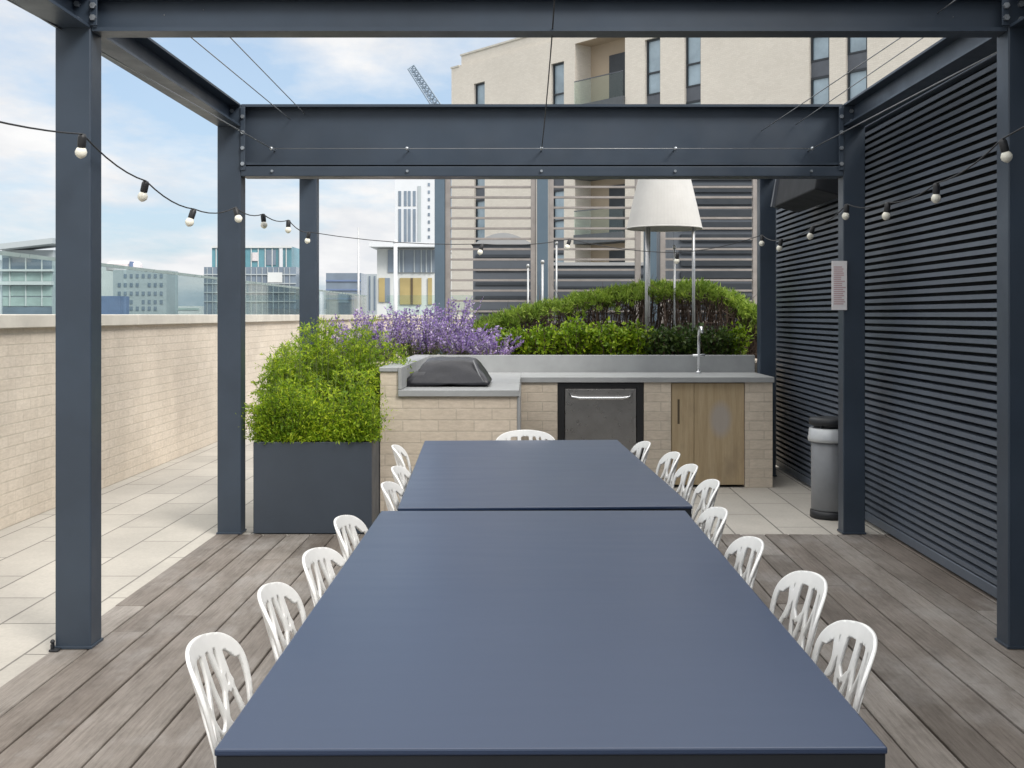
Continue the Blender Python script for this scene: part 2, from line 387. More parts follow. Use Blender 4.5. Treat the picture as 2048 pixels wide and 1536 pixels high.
# cross beams: a shallow one near the camera, a deep one over the far end of the deck, a shallow one over the kitchen
def cross(Y, z0, z1, d, name):
    yc = Y + .004 + d/2
    return MB().prism([(yc+u, z0+w) for u, w in isec(d, z1-z0, .016, .012)], 'x', XL1+.002, XR0-.002).build(name, M['steel'], perg)
cross(ROWS[0], ZB, ZT, .116, 'cross_beam')
cb = cross(ROWS[1], 2.356, ZT, .150, 'deep_cross_beam')
MB().box(XL1+.002, ROWS[1]-.004, 2.283, XR0-.002, ROWS[1]+.15, 2.346).build('bottom_rail', M['steel'], cb, bevel=.004)
MB().box(XL1+.03, ROWS[1]+.03, 2.3465, XR0-.03, ROWS[1]+.12, 2.3555).build('packer', M['backing'], cb)
cross(ROWS[2], ZB, ZT, .116, 'cross_beam')
for Y in (2.25, -.3): cross(Y, ZB, ZT, .116, 'cross_beam')
# row of eye bolts with the thin line they carry, on the deep beam
yw = ROWS[1] + .004 + .069
eyes = [P(px, 303, ROWS[1]).x for px in (545, 815, 1083, 1350, 1622)]
for ex in eyes:
    e = MB(); e.tube([(ex, yw, 2.455),(ex, yw-.10, 2.455)], .005, 6); e.sphere((ex, yw-.105, 2.455), .013, 8, 5)
    e.build('eye_bolt', M['bolt'], cb, smooth=True)
    MB().tube([(ex, ROWS[1]-.003, 2.315),(ex, ROWS[1]-.018, 2.315)], .009, 6).build('bolt', M['bolt'], cb)

def wire(name, pts, r, label, mt='wire', cat='wire', group=None):
    return one(MB().tube(pts, r, 6), name, M[mt], label, cat, group, smooth=True)
def sag(a, b, s, n=14):
    a, b = Vector(a), Vector(b)
    return [a.lerp(b, i/n) - Vector((0,0,s*4*(i/n)*(1-i/n))) for i in range(n+1)]
wire('tension_wire', [(eyes[0], yw-.105, 2.455),(eyes[-1], yw-.105, 2.455)], .0022, 'thin taut wire strung across the face of deep far beam')
g = 'thin wires strung from the far beam over the table'
wire('overhead_wire', [(eyes[0], yw-.11, 2.455),(-1.95, 4.79, 2.595),(-2.3,2.3,2.72)], .0035, 'thin steel wire running under the beam on the parapet side', group=g)
wire('overhead_wire', [(eyes[-1], yw-.11, 2.455),(2.10, 4.79, 2.57),(2.55,2.3,2.70)], .0035, 'thin steel wire running in front of the louvre screen', group=g)
wire('overhead_wire', [(-1.523, 7.38, 2.655),(-1.536, 4.86, 2.668)], .0028, 'thin wire against the sky, the one of two closer to the parapet posts', group=g)
wire('overhead_wire', [(-1.43, 7.38, 2.69),(-1.37, 4.86, 2.69)], .0028, 'thin wire against the sky, the one of two further from the parapet posts', group=g)
wire('overhead_wire', [(1.72, 7.38, 2.62),(1.80, 4.86, 2.66)], .0025, 'thin wire crossing the apartment facade near its last windows', group=g)
wire('overhead_wire', [(1.50, 7.38, 2.58),(1.74, 4.80, 2.68),(1.80,2.3,2.73)], .0025, 'thin wire crossing the front of both beams over louvre side', group=g)
wire('hanging_cable', sag((.09, yw-.11, 2.455),(.105, 4.79, 2.60), .03) + [(.108,4.6,2.66),(.11,2.3,2.78)], .0030, 'dark cable dropping from near beam to the middle of far beam', 'cable', 'cable')

# festoon lights: one run along the parapet posts, across the back and back along the louvre side
fest = thing('string_lights', 'string of white festoon bulbs on black cable around the pergola posts', 'string lights', (0,7,2))
bulbs = [P(165,268,4.60), P(292,362,5.40), P(388,418,6.15), P(470,415,7.02), P(526,428,7.8), P(577,440,8.6), P(618,464,9.55),
         P(965,488,9.86), P(1140,478,9.86), P(1355,505,9.86), P(1524,470,9.80),
         P(1563,478,9.0), P(1627,452,8.07), P(1694,408,7.16), P(1776,405,6.4), P(1873,366,5.62), P(2004,278,4.70)]
cpts = sag(P(-80,224,3.6), bulbs[0], .012, 6)[:-1]
for a, b in zip(bulbs[:-1], bulbs[1:]): cpts += sag(a, b, .018 + .012*(b-a).length, 6)[:-1]
cpts += sag(bulbs[-1], (2.0,2.9,2.45), .05, 6)
MB().tube(cpts, .0036, 6).build('cable', M['cable'], fest, smooth=True)
random.seed(8)
for i, b in enumerate(bulbs):
    tilt = Vector((random.uniform(-.35,.35), random.uniform(-.3,.3), -1)).normalized()
    so = MB().tube([b, b + tilt*.012, b + tilt*.05, b + tilt*.055], [.012,.017,.017,.014], 10).build('bulb_holder', M['cable'], fest, smooth=True)
    c = b + tilt*.078
    MB().tube([b + tilt*.052, b + tilt*.060, b + tilt*.072, b + tilt*.085, b + tilt*.095, b + tilt*.100], [.012,.019,.024,.022,.013,.003], 12).build('bulb', M['bulb'], so, smooth=True)

# ------------------------------------------------------------------ louvre screens on the right
def louvre(y0, y1, label):
    t = thing('louvre_screen', label, 'screen', (2.30,(y0+y1)/2,0), 'louvre screens down one side of the terrace')
    x = 2.28; fr = MB()
    fr.box(x, y0, .02, x+.06, y0+.05, 2.70); fr.box(x, y1-.05, .02, x+.06, y1, 2.70); fr.box(x, y0+.05, .02, x+.06, y1-.05, .075); fr.box(x, y0+.05, 2.665, x+.06, y1-.05, 2.70)
    fr.build('frame', M['louvre'], t, bevel=.003, seg=1)
    bl = MB(); z = .085
    while z < 2.62:
        # a blade: short front lip, then a slope rising to the back
        pr = [(x+.002, z),(x+.008, z),(x+.056, z+.022),(x+.056, z+.029),(x+.006, z+.024),(x+.002, z+.024)]
        bl.prism(pr, 'y', y0+.052, y1-.052); z += .045
    bl.build('louvre_blades', M['louvre'], t)
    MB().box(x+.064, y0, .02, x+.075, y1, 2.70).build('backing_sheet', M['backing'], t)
louvre(8.05, 10.6, 'dark horizontal louvre screen beside the bin and kitchen end')
louvre(5.32, 8.03, 'dark horizontal louvre screen between the two nearest posts on its side')
louvre(1.80, 5.30, 'dark horizontal louvre screen at the picture edge beside near post')
louvre(-2.2, 1.78, 'dark horizontal louvre screen level with the camera')
# wall mounted box tilted above the second screen
t = thing('patio_heater', 'black tilted heater box mounted high on the louvre screen', 'heater', (2.2,8.4,2.4))
a = Vector((2.26,7.9,2.66)); ax = Vector((-.16,0,-.34)); ay = Vector((0,1.35,0)); az = Vector((.09,0,-.045))*-1.0
MB().obox((2.255,7.95,2.62),(-.20,0,.05),(0,1.3,0),(-.07,0,-.40)).build('housing', M['backing'], t, bevel=.01)
MB().obox((2.035,9.252,2.675),(.06,0,-.015),(0,.05,0),(-.07,0,-.40)).build('end_plate', M['spandrel'], t)

# unseen block added behind the near louvre screens, sized to shade this side
t = thing('shade_block', 'unseen dark block added behind the near louvre screens for shade', 'building', (6,-4,0))
MB().box(2.8,-16,-.002, 14,5.1,4.25).build('wall', M['plantgrey'], t); MB().box(2.74,-16,4.253, 14,5.16,4.4).build('roof_edge', M['spandrel'], t)

# ------------------------------------------------------------------ tables
def table(name, label, x, y, rz, L=2.085, W=1.005):
    t = thing(name, label, 'table', (0,0,0), 'long dark tables set end to end')
    h = W/2
    MB().box(-h,0,.739, h,L,.75).build('table_top', M['table'], t, bevel=.003)
    a = MB(); i = .003
    a.box(-h+i, i, .640, h-i, i+.03, .7385); a.box(-h+i, L-i-.03, .640, h-i, L-i, .7385); a.box(-h+i, i+.03, .640, -h+i+.03, L-i-.03, .7385); a.box(h-i-.03, i+.03, .640, h-i, L-i-.03, .7385)
    a.build('apron', M['tabledark'], t)
    for sx in (-1, 1):
        for yy in (i+.032, L-i-.032-.07):
            x0 = sx*(h-i-.032-.036)
            MB().box(x0-.035, yy, .004, x0+.035, yy+.07, .7383).build('leg', M['tabledark'], t, bevel=.003)
    t.location = (x, y, .004); t.rotation_euler = (0,0,rz)
    return t
table('dining_table', 'long slate blue dining table nearest the camera', .036, 1.714, R(.45))
table('dining_table', 'long slate blue dining table next to the kitchen end', .062, 3.872, R(2.6), 2.065, .995)

# ------------------------------------------------------------------ chairs
def back_pt(a, h):
    k = max(0.0, h/.37)
    return Vector((a*.77, -.185 - .085*k**1.25 + .95*a*a, .418 + h*.97))
def back_n(a, h):
    e = .004
    n = (back_pt(a+e,h)-back_pt(a-e,h)).cross(back_pt(a,h+e)-back_pt(a,h-e)); return n.normalized()
def smooth_path(p, n=6):
    out = []
    for i in range(len(p)-1):
        p0, p1, p2, p3 = p[max(i-1,0)], p[i], p[i+1], p[min(i+2,len(p)-1)]
        for k in range(n):
            t = k/n
            out.append(tuple(.5*((2*p1[c]) + (-p0[c]+p2[c])*t + (2*p0[c]-5*p1[c]+4*p2[c]-p3[c])*t*t + (-p0[c]+3*p1[c]-3*p2[c]+p3[c])*t**3) for c in range(len(p1))))
    out.append(tuple(p[-1])); return out
def make_chair():
    t = thing('garden_chair', '', 'chair', (0,0,0), 'white openwork chairs around the tables')
    # the back is one moulded shell: solid wherever a strand passes, open between (contour of a smooth union of strands)
    segs = []
    def strand(path, w, n=6):
        q = smooth_path([(a_,h_,ww) for (a_,h_), ww in zip(path, w)], n)
        for p_, r_ in zip(q[:-1], q[1:]): segs.append((*p_, *r_))
    rim = [(-.128,-.02),(-.150,.08),(-.182,.18),(-.205,.26),(-.200,.318),(-.155,.352),(-.08,.366),(0,.370),(.08,.366),(.155,.352),(.200,.318),(.205,.26),(.182,.18),(.150,.08),(.128,-.02)]
    strand(rim, [.006,.006,.006,.007,.009,.011,.012,.012,.012,.011,.009,.007,.006,.006,.006])
    strand([(-.185,.312),(-.13,.347),(0,.358),(.13,.347),(.185,.312)], [.005,.009,.011,.009,.005])
    t1, t2, t3, t4 = (-.122,.350), (-.038,.357), (.040,.357), (.112,.350)
    m1, m2, m3, m4, m5 = (-.172,.175), (-.080,.205), (.012,.232), (.082,.190), (.178,.195)
    n1, n2, n3, n4 = (-.122,.105), (-.030,.128), (.042,.098), (.122,.112)
    o1, o2, o3, o4, o5 = (-.142,.035), (-.072,.030), (-.002,.045), (.070,.025), (.140,.045)
    def bow(p_, q_, c_): return ((p_[0]+q_[0])/2 + c_, (p_[1]+q_[1])/2)
    net = [(t1,m1,.006),(t1,m2,-.012),(t2,m2,.010),(t2,m3,-.014),(t3,m3,.008),(t3,m4,-.010),(t4,m4,.012),(t4,m5,-.004),
           (m1,n1,.004),(m2,n1,.010),(m2,n2,-.008),(m3,n2,.010),(m3,n3,-.006),(m4,n3,.008),(m4,n4,-.010),(m5,n4,.006),
           (n1,o1,.004),(n1,o2,-.008),(n2,o2,.006),(n2,o3,-.006),(n3,o3,.006),(n3,o4,-.004),(n4,o4,.008),(n4,o5,-.004)]
    lines_ = [([p_, bow(p_, q_, c_), q_], [.0115 if p_[1] > .34 else .0085, .0062, .0085]) for p_, q_, c_ in net]
    lines_ += [([m1, (-.125,.178), m2], [.007,.0048,.007]), ([m2, (-.035,.190), m3], [.007,.0048,.007]), ([m3, (.05,.190), m4], [.007,.0048,.007]), ([m4, (.13,.172), m5], [.007,.0048,.007]),
               ([(-.144,.272), (-.125,.258), (-.106,.272)], [.006,.0045,.006]), ([(.058,.275), (.08,.258), (.104,.275)], [.006,.0045,.006]), ([n2, (.005,.092), n3], [.006,.0045,.006]), ([n1, (-.08,.09), n2], [.006,.0045,.006])]
    lines_ += [([o_, (o_[0]*.92,-.02)], [.0085,.008]) for o_ in (o2, o3, o4)]
    lines_ += [([(-.078,.356),(-.096,.30),(-.110,.262)], [.011,.006,.005]), ([(.148,.340),(.136,.285),(.140,.255)], [.010,.006,.005])]
    for p_, w_ in lines_:
        strand(p_, w_)
    K = .0035
    def field(a_, h_):
        tot = 0.0
        for (x0,y0,r0,x1,y1,r1) in segs:
            dx, dy = x1-x0, y1-y0; L2 = dx*dx+dy*dy or 1e-12
            t_ = ((a_-x0)*dx+(h_-y0)*dy)/L2; t_ = 0 if t_ < 0 else 1 if t_ > 1 else t_
            ex, ey = a_-x0-dx*t_, h_-y0-dy*t_; v_ = (r0+(r1-r0)*t_ - math.sqrt(ex*ex+ey*ey))/K
            if v_ > -9: tot += math.exp(min(v_, 12)*1.6)
        return math.log(tot)/1.6 - .45 if tot > 0 else -9
    NA, NH = 84, 72; A0, A1, H0, H1 = -.232, .232, -.03, .395
    ga = [A0+(A1-A0)*i/NA for i in range(NA+1)]; gh = [H0+(H1-H0)*j/NH for j in range(NH+1)]
    f = [[field(x_, y_) for y_ in gh] for x_ in ga]
    m = MB(); vid = {}
    def vert(key, a_, h_):
        if key not in vid: vid[key] = len(m.v); m.v.append(tuple(back_pt(a_, h_)))
        return vid[key]
    for i in range(NA):
        for j in range(NH):
            cs = [(i,j),(i+1,j),(i+1,j+1),(i,j+1)]; poly = []
            if all(f[p][q] <= 0 for p, q in cs): continue
            for k_ in range(4):
                (p,q), (p2,q2) = cs[k_], cs[(k_+1)%4]; v1, v2 = f[p][q], f[p2][q2]
                if v1 > 0: poly.append(vert((p,q), ga[p], gh[q]))
                if (v1 > 0) != (v2 > 0):
                    t_ = v1/(v1-v2); key = tuple(sorted(((p,q),(p2,q2)))); poly.append(vert(key, ga[p]+(ga[p2]-ga[p])*t_, gh[q]+(gh[q2]-gh[q])*t_))
            if len(poly) > 2: m.f.append(tuple(poly))
    bk = m.build('backrest', M['chair'], t, smooth=True)
    sd_ = bk.modifiers.new('thickness', 'SOLIDIFY'); sd_.thickness = .007; sd_.offset = 0; sd_.use_even_offset = False
    s = MB()
    def seat_z(x, y): return .435 + .10*x*x + .05*(y*y) + (.02 if y < -.15 else 0)
    def srib(path, w):
        q = smooth_path(path, 5); pts = [Vector((x,y,seat_z(x,y))) for x,y in q]
        s.ribbon(pts, [Vector((0,0,1))]*len(pts), w, .006)
    ring = [(.15*math.cos(a)*(1.25 if math.sin(a) > 0 else 1), .02 + .20*math.sin(a)) for a in [2*math.pi*k/14 for k in range(15)]]
    srib(ring, .014)
    for k in range(-3, 4):
        x = k*.045; srib([(x*.85,-.17),(x+.012*(-1)**k,-.05),(x*1.15,.06),(x*1.2,.19)], .008)
    for k in range(5):
        y = -.12 + k*.065; srib([(-.15,y),(-.03,y+.02*(-1)**k),(.05,y-.015),(.15,y)], .006)
    s.build('seat', M['chair'], t, smooth=True)
    for sx in (-1, 1):
        for (ya, yb) in ((.17,.21),(-.15,-.215)):
            MB().tube([(sx*.13, ya, .435),(sx*.155,(ya+yb)/2,.22),(sx*.175, yb, .004)], [.016,.013,.010], 8).build('leg', M['chair'], t, smooth=True)
    return t
proto = make_chair()
LP, RP = 'on the parapet side', 'on the louvre side'
spots = [(-.585,2.16,-90,'white openwork chair nearest the camera '+LP), (-.555,2.58,-90,'white openwork chair second from the near end '+LP), (-.530,2.98,-92,'white openwork chair third from the near end '+LP),
         (-.535,3.47,-90,'white openwork chair at the table joint, in front of planter'), (-.490,4.18,-93,'white openwork chair at kitchen-end table, first of three '+LP),
         (-.505,4.62,-92,'white openwork chair at kitchen-end table, middle of three '+LP), (-.590,5.38,-88,'white openwork chair at kitchen-end table, last of three '+LP),
         (.622,2.25,90,'white openwork chair nearest the camera '+RP), (.640,2.70,92,'white openwork chair second from the near end '+RP), (.590,3.13,90,'white openwork chair third from the near end '+RP),
         (.580,3.62,90,'white openwork chair beside the table joint '+RP), (.655,4.24,92,'white openwork chair at kitchen-end table, first of four '+RP),
         (.640,4.68,92,'white openwork chair at kitchen-end table, second of four '+RP), (.625,5.10,93,'white openwork chair at kitchen-end table, third of four '+RP), (.545,5.53,93,'white openwork chair at kitchen-end table, last of four '+RP),
         (-.012,6.10,180,'white openwork chair at the table head with its back to kitchen')]
random.seed(2)
for i, (xt, yt, a, lab) in enumerate(spots):
    o = proto if i == 0 else copy_tree(proto); a = a + random.uniform(-3,3)
    fwd = Vector((-math.sin(R(a)), math.cos(R(a)), 0)); p = Vector((xt*1.06, yt-.02, .004)) + fwd*.268
    o.location = p; o.rotation_euler = (0,0,R(a)); o['label'] = lab

# ------------------------------------------------------------------ outdoor kitchen
k = thing('outdoor_kitchen', 'L-shaped cream brick outdoor kitchen with grey stone counter', 'outdoor kitchen', (.5,9,0))
KX0, KX1, KM = -.99, 1.988, -.055; YF, YW, YB = 9.33, 7.73, 10.14
m = MB(); m.box(KX0,YW,-.002, KX0+.12,YB,1.018); m.box(KX0+.12,YW,-.002, KM-.015,YB,.852)
m.box(KM-.015,YF,-.002, .243,YB,.852); m.box(.945,YF,-.002, 1.164,YB,.852); m.box(1.765,YF,-.002, KX1,YB,.852); m.box(.243,YF+.5,-.002, .945,YB,.852); m.box(1.164,YF+.4,-.002, 1.765,YB,.852)
m.build('brick_base', M['kitchen'], k)
m = MB(); m.box(KX0+.122,YW-.025,.853, KM,YB-.03,.897); m.box(KM,YF-.02,.853, KX1+.012,YB-.03,.897)
m.build('counter_top', M['counter'], k, bevel=.003, seg=1)
m = MB(); m.box(KX0+.122,YB-.029,.853, KX1+.012,YB+.03,1.047)
m.build('upstand', M['counter'], k, bevel=.003, seg=1)
m = MB(); m.box(KX0-.006,YW-.012,1.019, KX0+.121,YB+.03,1.049); m.box(KX0+.1215,YW-.018,.899, KX0+.145,YB-.031,1.049)
m.build('wall_cap', M['counter'], k, bevel=.003, seg=1)
m = MB(); m.box(KM-.0135,YW-.006,.01, KM+.004,YF-.022,.851); m.build('corner_trim', M['counter'], k)
cd = MB(); cd.box(1.169,YF+.015,.02, 1.352,YF+.035,.846); cd.box(1.355,YF+.0155,.02, 1.760,YF+.0355,.846)
do = MB(); pv = cd
dob = bpy.data.objects.new('cupboard_front', None); C.objects.link(dob); dob.parent = k; dob.location = Vector((1.169,YF+.015,.02)) - k.location
cd.build('door', M['ply'], dob, bevel=.002, seg=1)
MB().box(1.219,YF+.0125,.515, 1.236,YF+.0145,.715).build('finger_slot', M['slot'], dob)

t = thing('fridge', 'dark stainless undercounter fridge in black surround between brick piers', 'fridge', (.594,9.4,0))
m = MB(); m.box(.247,YF+.01,0, .300,YF+.48,.845); m.box(.888,YF+.01,0, .941,YF+.48,.845); m.box(.300,YF+.01,.803, .888,YF+.48,.845); m.box(.300,YF+.04,0, .888,YF+.48,.08)
m.build('surround', M['fridgeblack'], t)
d = MB().box(.304,YF+.012,.085, .884,YF+.05,.800).build('door', M['stainless'], t, bevel=.004)
hb = MB(); hb.tube([(.345,YF+.012,.765),(.365,YF-.03,.735),(.42,YF-.04,.728),(.77,YF-.04,.728),(.825,YF-.03,.735),(.845,YF+.012,.765)], [.010,.012,.013,.013,.012,.010], 10)
hb.build('handle', M['handle'], d, smooth=True)

t = thing('tap', 'tall slim chrome tap standing on the grey counter', 'tap', (1.476,9.92,.897))
MB().tube([(1.476,9.92,.897),(1.476,9.92,1.20),(1.476,9.91,1.26),(1.481,9.87,1.295),(1.486,9.82,1.29),(1.487,9.79,1.25)], [.014,.013,.013,.013,.013,.012], 10).build('spout', M['handle'], t, smooth=True)
m = MB(); m.tube([(1.425,9.92,1.050),(1.53,9.92,1.052)], [.012,.012], 8); m.lathe(1.476,9.92,[(.024,.897),(.024,.912),(.016,.918)],14)
m.build('lever', M['handle'], t, smooth=True)

# the covered barbecue on the low counter
t = thing('covered_barbecue', 'barbecue under a black vinyl cover on the kitchen counter', 'barbecue', (-.55,8.3,.897))
def loft(rings):
    m = MB(); n = len(rings[0]); vs = [p for r in rings for p in r]; fs = []
    for i in range(len(rings)-1):
        for q in range(n): fs.append((i*n+q, i*n+(q+1)%n, (i+1)*n+(q+1)%n, (i+1)*n+q))
    fs += [tuple(range(n))[::-1], tuple(range((len(rings)-1)*n, len(rings)*n))]; m.add(vs, fs); return m
def rrect(x0,y0,x1,y1,z, n=4, r=.03, dz=0):
    pts = []
    for cx, cy, a0 in ((x1-r,y1-r,0),(x0+r,y1-r,90),(x0+r,y0+r,180),(x1-r,y0+r,270)):
        for q in range(n): a = R(a0 + 90*q/(n-1)); pts.append((cx+r*math.cos(a), cy+r*math.sin(a), z))
    return pts
c = loft([rrect(-.845,8.02,-.255,8.66,.898), rrect(-.842,8.025,-.262,8.66,.925), rrect(-.795,8.06,-.300,8.64,.975), rrect(-.752,8.11,-.345,8.62,1.04), rrect(-.728,8.15,-.372,8.60,1.075), rrect(-.705,8.20,-.395,8.57,1.088)])
co = c.build('cover', M['cover'], t, smooth=True)
sb = co.modifiers.new('sub','SUBSURF'); sb.levels = 2; sb.render_levels = 2
tx = bpy.data.textures.new('folds','CLOUDS'); tx.noise_scale = .12; dm = co.modifiers.new('folds','DISPLACE'); dm.texture = tx; dm.strength = .030; dm.mid_level = .5
MB().tube([(-.385,8.125,1.078),(-.345,8.07,.99),(-.305,8.03,.93)], .006, 6).build('strap', M['coverstrap'], t, smooth=True)
# side shelf bulge under the cover
c = loft([rrect(-.87,8.04,-.70,8.30,.898), rrect(-.855,8.05,-.70,8.30,.95), rrect(-.80,8.08,-.70,8.28,1.0)])
c.build('shelf_cover', M['cover'], t, smooth=True)

# ------------------------------------------------------------------ planters and planting
t = thing('planter_box', 'dark slate metal planter box beside the kitchen', 'planter', (-1.35,8.0,0))
PX0, PX1, PY0, PY1 = -1.752,-.995, 7.345, 8.75
m = MB(); m.box(PX0,PY0,.004, PX1,PY0+.03,.588); m.box(PX0,PY1-.03,.004, PX1,PY1,.588); m.box(PX0,PY0+.03,.004, PX0+.03,PY1-.03,.588); m.box(PX1-.03,PY0+.03,.004, PX1,PY1-.03,.588)
m.build('box_sides', M['planter'], t, bevel=.004)
MB().box(PX0+.031,PY0+.031,.3, PX1-.031,PY1-.031,.55).build('soil', M['soil'], t)
t = thing('raised_bed', 'low brick raised bed holding the lavender and shrubs behind kitchen', 'planter', (0,11.3,0))
m = MB(); m.box(-1.80,10.20,-.002, 2.20,10.32,.98); m.box(-1.80,10.32,-.002, -1.68,12.3,.98); m.box(2.08,10.32,-.002, 2.20,12.3,.98); m.box(-1.68,12.18,-.002, 2.08,12.3,.98)
m.build('bed_walls', M['kitchen'], t); MB().box(-1.679,10.321,.3, 2.079,12.179,.93).build('soil', M['soil'], t)

rnd = random.Random(11)
def rv(s=1): return Vector((rnd.gauss(0,s), rnd.gauss(0,s), rnd.gauss(0,s)))
UP = Vector((0,0,1))
# bamboo
t = thing('bamboo_plant', 'bushy bright green bamboo filling the dark planter box', 'bamboo', (-1.35,8.0,.55))
lf = MB(); st = MB()
clumps = [(rnd.uniform(-1,1), rnd.uniform(-1,1), rnd.uniform(.15,1)**.7, rnd.uniform(.86,1.04)) for _ in range(58)]
for i in range(640):
    cu, cv, cq, ck = rnd.choice(clumps); u = max(-1.05,min(1.05,cu + rnd.gauss(0,.13))); v_ = max(-1,min(1,cv + rnd.gauss(0,.15))); q_ = max(.05,min(1.06,cq + rnd.gauss(0,.13)))
    zt = .76*(1 - .46*max(0,-u)**2 - .20*max(0,u)**3)*(1 - .24*abs(v_)**3)*ck
    wid = .72 + .28*math.sin(math.pi*min(1,max(.1,q_*.75)))
    e = Vector((-1.37 + u*.485*wid, 8.12 + v_*.72*(.75+.25*q_), .59 + zt*q_))
    if u > .55 and e.y < 7.9: e.z = min(e.z, 1.02); e.x = min(e.x, -1.02)
    p0 = Vector((min(PX1-.05,max(PX0+.05,-1.37+u*.36)), min(PY1-.06,max(PY0+.05, 8.03+v_*.62)), .54))
    c1 = p0.lerp(e,.5) + UP*(.10*q_) - Vector((e.x-p0.x, e.y-p0.y, 0))*.2
    pts = [p0*(1-s_)**2 + c1*2*s_*(1-s_) + e*s_*s_ for s_ in (0,.25,.5,.75,1)]
    st.tube(pts, [.004,.0035,.003,.002,.001], 4, False)
    for k in range(15):            # short side twigs, each a small spray of narrow leaves
        s_ = rnd.uniform(.10,1)**.8; j = min(3, int(s_*4)); c = pts[j].lerp(pts[j+1], s_*4-j)
        d = Vector((rnd.gauss(0,1), rnd.gauss(-.1,1), rnd.gauss(.35,.6))).normalized(); tl = rnd.uniform(.03,.085)
        st.tube([c, c + d*tl], [.0015,.0008], 3, False)
        for q in range(9):
            cc = c + d*tl*rnd.uniform(.2,1.05); ld = (d*.7 + Vector((0,0,-.1)) + rv(.55)).normalized()
            ln = rnd.uniform(.018,.040); lf.leaf(cc, ld, ln, ln*rnd.uniform(.10,.17), UP + rv(.6))
for i in range(170):
    u = rnd.uniform(-1,1); fr_ = rnd.random() < .75
    p0 = Vector((-1.37+u*.37, PY0+.05, .56)) if fr_ else Vector((PX0+.05, rnd.uniform(PY0+.05,PY1-.1), .56))
    e = p0 + Vector((rnd.gauss(0,.06), rnd.uniform(-.03,.03), rnd.uniform(.07,.34))) if fr_ else p0 + Vector((rnd.uniform(-.12,.0), rnd.gauss(0,.06), rnd.uniform(.04,.35)))
    st.tube([p0, p0.lerp(e,.5)+UP*.02, e], [.003,.002,.001], 3, False)
    for q in range(70):
        c = p0.lerp(e, rnd.uniform(.1,1.1)) + rv(.030); c.z = max(c.z, .60); ld = (rv(.7) + Vector((0,-.3,.25))).normalized(); ln = rnd.uniform(.018,.038); lf.leaf(c, ld, ln, ln*rnd.uniform(.11,.19), UP + rv(.6))
lf.build('foliage', M['bamboo'], t); st.build('stems', M['stem'], t)

# purple flowering plants
def lavender(x, y, h, n, label, sp=.16):
    t = thing('lavender_plant', label, 'plant', (x,y,.93), 'purple flower clumps behind the kitchen')
    fl = MB(); lv = MB()
    for i in range(int(n*1.5)):
        a = rnd.uniform(0,6.283); r = sp*math.sqrt(rnd.random()); H = h*rnd.uniform(.6,1.06); ln = Vector((math.cos(a),math.sin(a),0))
        p = [Vector((x,y,.93)) + ln*r*.5 + ln*(r*.9*s + .10*s*s) + UP*H*s for s in (0,.35,.7,1)]
        lv.tube(p, [.0035,.003,.0025,.001], 3, False)
        for k in range(rnd.randint(30,46)):
            s = .38 + .62*rnd.random(); j = min(2, int(s/.35)); c = p[j].lerp(p[j+1], (s - (.0,.35,.7)[j])/(.35,.35,.3)[j])
            wv = .028*(1.15-s); d = rv(1).normalized(); d.z = abs(d.z)*.6; fl.leaf(c + d*wv*.3, d + UP*.3, rnd.uniform(.016,.034), rnd.uniform(.006,.011), rv(1))
        for k in range(16):
            s = rnd.uniform(.02,.5); j = min(2, int(s/.35)); c = p[j].lerp(p[j+1], (s - (.0,.35,.7)[j])/(.35,.35,.3)[j])
            lv.leaf(c, rv(1) + UP*.6, rnd.uniform(.03,.06), .006, rv(1))
    fl.build('flowers', M['lav'], t); lv.build('leaves', M['lavleaf'], t)
LB = [(-1.62,10.75,.46,32,'purple lavender clump beside the third parapet-side post'), (-1.33,10.6,.50,34,'purple lavender clump behind the middle of bamboo top'),
      (-1.12,11.1,.55,34,'tall purple lavender clump under the distant gold panels'), (-.92,10.6,.50,34,'purple lavender clump above the bamboo tip by kitchen corner'),
      (-.73,11.0,.60,36,'tallest purple lavender clump in front of first slat screen post'), (-.62,10.55,.38,32,'purple lavender clump right behind covered barbecue'),
      (-.47,10.85,.36,30,'purple lavender clump where the hedge mound begins'), (-.33,10.5,.27,26,'short purple lavender clump next to the green shrub row')]
for a in LB: lavender(*a)

# hedge mound behind, with brown stems under a green roof of needles
t = thing('hedge', 'domed hedge with green needle top over bare brown stems', 'hedge', (.9,11.7,.93))
arc = [(925,652),(960,640),(1000,626),(1060,608),(1120,594),(1180,582),(1240,572),(1290,562),(1340,566),(1400,562),(1440,575),(1480,592),(1508,622),(1520,655)]
Yh = 11.6; top = [P(a,b,Yh) for a,b in arc]
lf = MB(); st = MB()
def on_arc(s):
    s = max(0,min(.9999,s))*(len(top)-1); i = int(s); return top[i].lerp(top[i+1], s-i)
for i in range(1250):
    s = rnd.random(); c = on_arc(s); dy = rnd.uniform(-.42,.42)
    drop = .07*(abs(dy)/.42)**2 + abs(rnd.gauss(0,.04)) + (rnd.random()**2)*.09
    c = Vector((c.x + rnd.gauss(0,.04), Yh + dy, c.z - drop - .02))
    ax = (UP*rnd.uniform(.4,1.2) + Vector((rnd.gauss(0,.5), dy*1.6 + rnd.gauss(0,.4), 0))).normalized()
    for k in range(24):
        d = (ax + rv(.55)).normalized(); lf.leaf(c + rv(.012), d, rnd.uniform(.045,.085), rnd.uniform(.004,.0065), rv(1))
